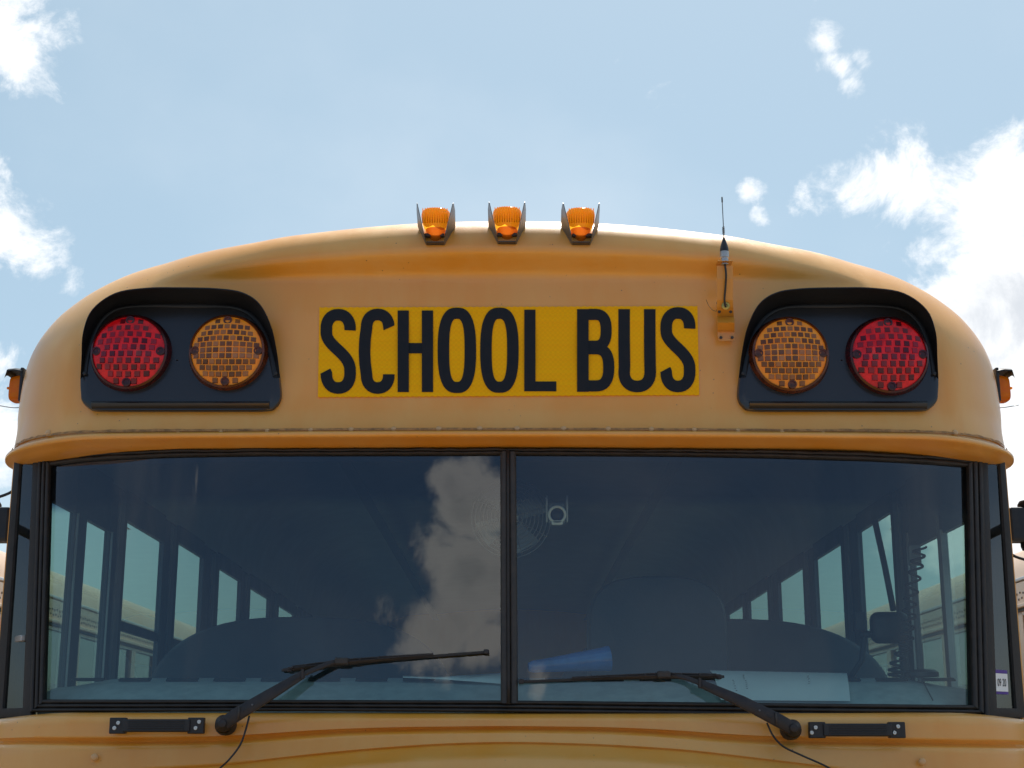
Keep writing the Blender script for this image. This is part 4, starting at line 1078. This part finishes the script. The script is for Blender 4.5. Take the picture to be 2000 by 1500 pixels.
# ================================================================ neighbouring buses
def side_bus(s, lab, marker):
    Xn = 2.74; hwid = W+.02
    xc = s*(Xn+hwid)
    B = empty('school_bus', (xc, 8, 0), lab, 'bus', 'school buses parked in a row')
    Ya, Yb = 4.3, 14.5
    def q(name, geo, mat, smooth=False, **kw): return mk(name, geo, M[mat], B, smooth, **kw)
    ap = [(xc+x*1.0, z) for x, z in arch_pts]
    rows = [[(x, Y, z) for x, z in ap] for Y in (Ya, 6, 8, 10, 12, Yb)]
    q('roof', grid(rows), 'npaint', True)
    F = [tuple(range(len(ap)))]
    for Y in (Ya, Yb): q('end_wall', ([(x, Y, z) for x, z in ap] + [(xc-hwid, Y, .6), (xc+hwid, Y, .6)], [tuple(range(len(ap)+2))]), 'npaint')
    for sx in (-1, 1):
        X = xc+sx*hwid
        q('side_panel', box((X-sx*.015, (Ya+Yb)/2, 1.16), (.03, Yb-Ya, 1.15)), 'npaint')
        q('side_band', box((X-sx*.016, (Ya+Yb)/2, 2.50), (.03, Yb-Ya, .17)), 'npaint')
        q('drip_rail', box((X+sx*.012, (Ya+Yb)/2, 2.455), (.04, Yb-Ya, .022), bev=.005), 'npaint')
        q('roof_rail', box((X-sx*.020, (Ya+Yb)/2, 2.605), (.03, Yb-Ya, .018), bev=.004), 'white')
        for zz in (1.45, 1.15): q('rub_rail', box((X+sx*.008, (Ya+Yb)/2, zz), (.02, Yb-Ya, .05), bev=.006), 'black')
        y = Ya+.25
        while y < Yb-.5:
            WN = q('side_window', grid([[(X-sx*.022, y, 1.76), (X-sx*.022, y+.56, 1.76)], [(X-sx*.022, y, 2.42), (X-sx*.022, y+.56, 2.42)]]), 'darkglass2')
            for zz, hh in ((2.425, .03), (2.08, .03), (1.755, .03)): mk('frame_rail', box((X-sx*.012, y+.28, zz), (.02, .58, hh)), M['alu'], WN)
            q('window_pillar', box((X-sx*.012, y-.075, 2.09), (.022, .12, .68), bev=.003), 'npaint')
            y += .71
    V, F2 = [], []
    X = xc-s*hwid
    for j, zz in enumerate((2.47+.025, 2.47+.055)):
        for i in range(150):
            yy = 6.0+i*.05+(.025 if j else 0); bx = box((X-s*.0, yy, zz+.005*(i % 2)), (.004, .011, .011)); V, F2 = join((V, F2), bx)
    q('rivet_rows', (V, F2), 'darksteel', kind='stuff')
    q('black_trim', box((X-s*.004, (Ya+Yb)/2, 2.437), (.02, Yb-Ya, .014)), 'rubber')
    q('interior_floor', box((xc, (Ya+Yb)/2, 1.0), (2*hwid-.1, Yb-Ya-.1, .05)), 'int')
    ap2 = [(xc+(x-xc)*.95, 2.44+(z-2.44)*.9) for x, z in ap]
    q('ceiling', grid([[(x, Y, z) for x, z in ap2] for Y in (Ya+.05, Yb-.05)]), 'ceil', True)
    for yy in marker:
        px = xc-s*(hwid-.03); ML = q('side_marker_light', lathe([(.040, 0), (.040, .012), (.034, .03), (.018, .045), (0, .05)], (px, yy, 2.63), (-s, 0, .25), 20), 'amber', True, auto=40)
        mk('marker_hood', box((px-s*.028, yy, 2.585), (.075, .09, .02), bev=.006), M['black'], ML)
    # bonnet, fenders and wheels of the parked bus
    rows = [[(xc+x, y, 1.62-.12*((4.3-y)/1.4)**2-.1*abs(x/.95)**3) for x in np.linspace(-.95, .95, 15)] for y in np.linspace(Ya, 2.9, 8)] + [[(xc+x, 2.86, .8) for x in np.linspace(-.95, .95, 15)]]
    q('hood', grid(rows), 'npaint', True, auto=40)
    for sx in (-1, 1):
        q('fender', grid([[(xc+sx*.95, y, 1.50), (xc+sx*1.0, y, 1.2), (xc+sx*1.17, y, 1.05), (xc+sx*1.19, y, .6)] for y in (Ya, 3.6, 2.9)]), 'npaint', True)
        for yy in (3.5, 11.0):
            WL = q('wheel', lathe([(.30, -.13), (.48, -.12), (.50, -.06), (.50, .06), (.48, .12), (.30, .13)], (xc+sx*1.04, yy, .50), (sx, 0, 0), 32), 'tyre', True, auto=50)
            mk('wheel_rim', lathe([(.30, .10), (.27, .04), (.12, .02), (0, .05)], (xc+sx*1.04, yy, .50), (sx, 0, 0), 24), M['alu'], WL, True)
M['darkglass2'] = glass_mat('parked_bus_glass', (.30, .36, .38), dust=.05)
side_bus(-1, 'pale parked school bus behind the left edge of the near bus', (7.75,))
side_bus(1, 'pale parked school bus behind the right edge of the near bus', (8.6,))
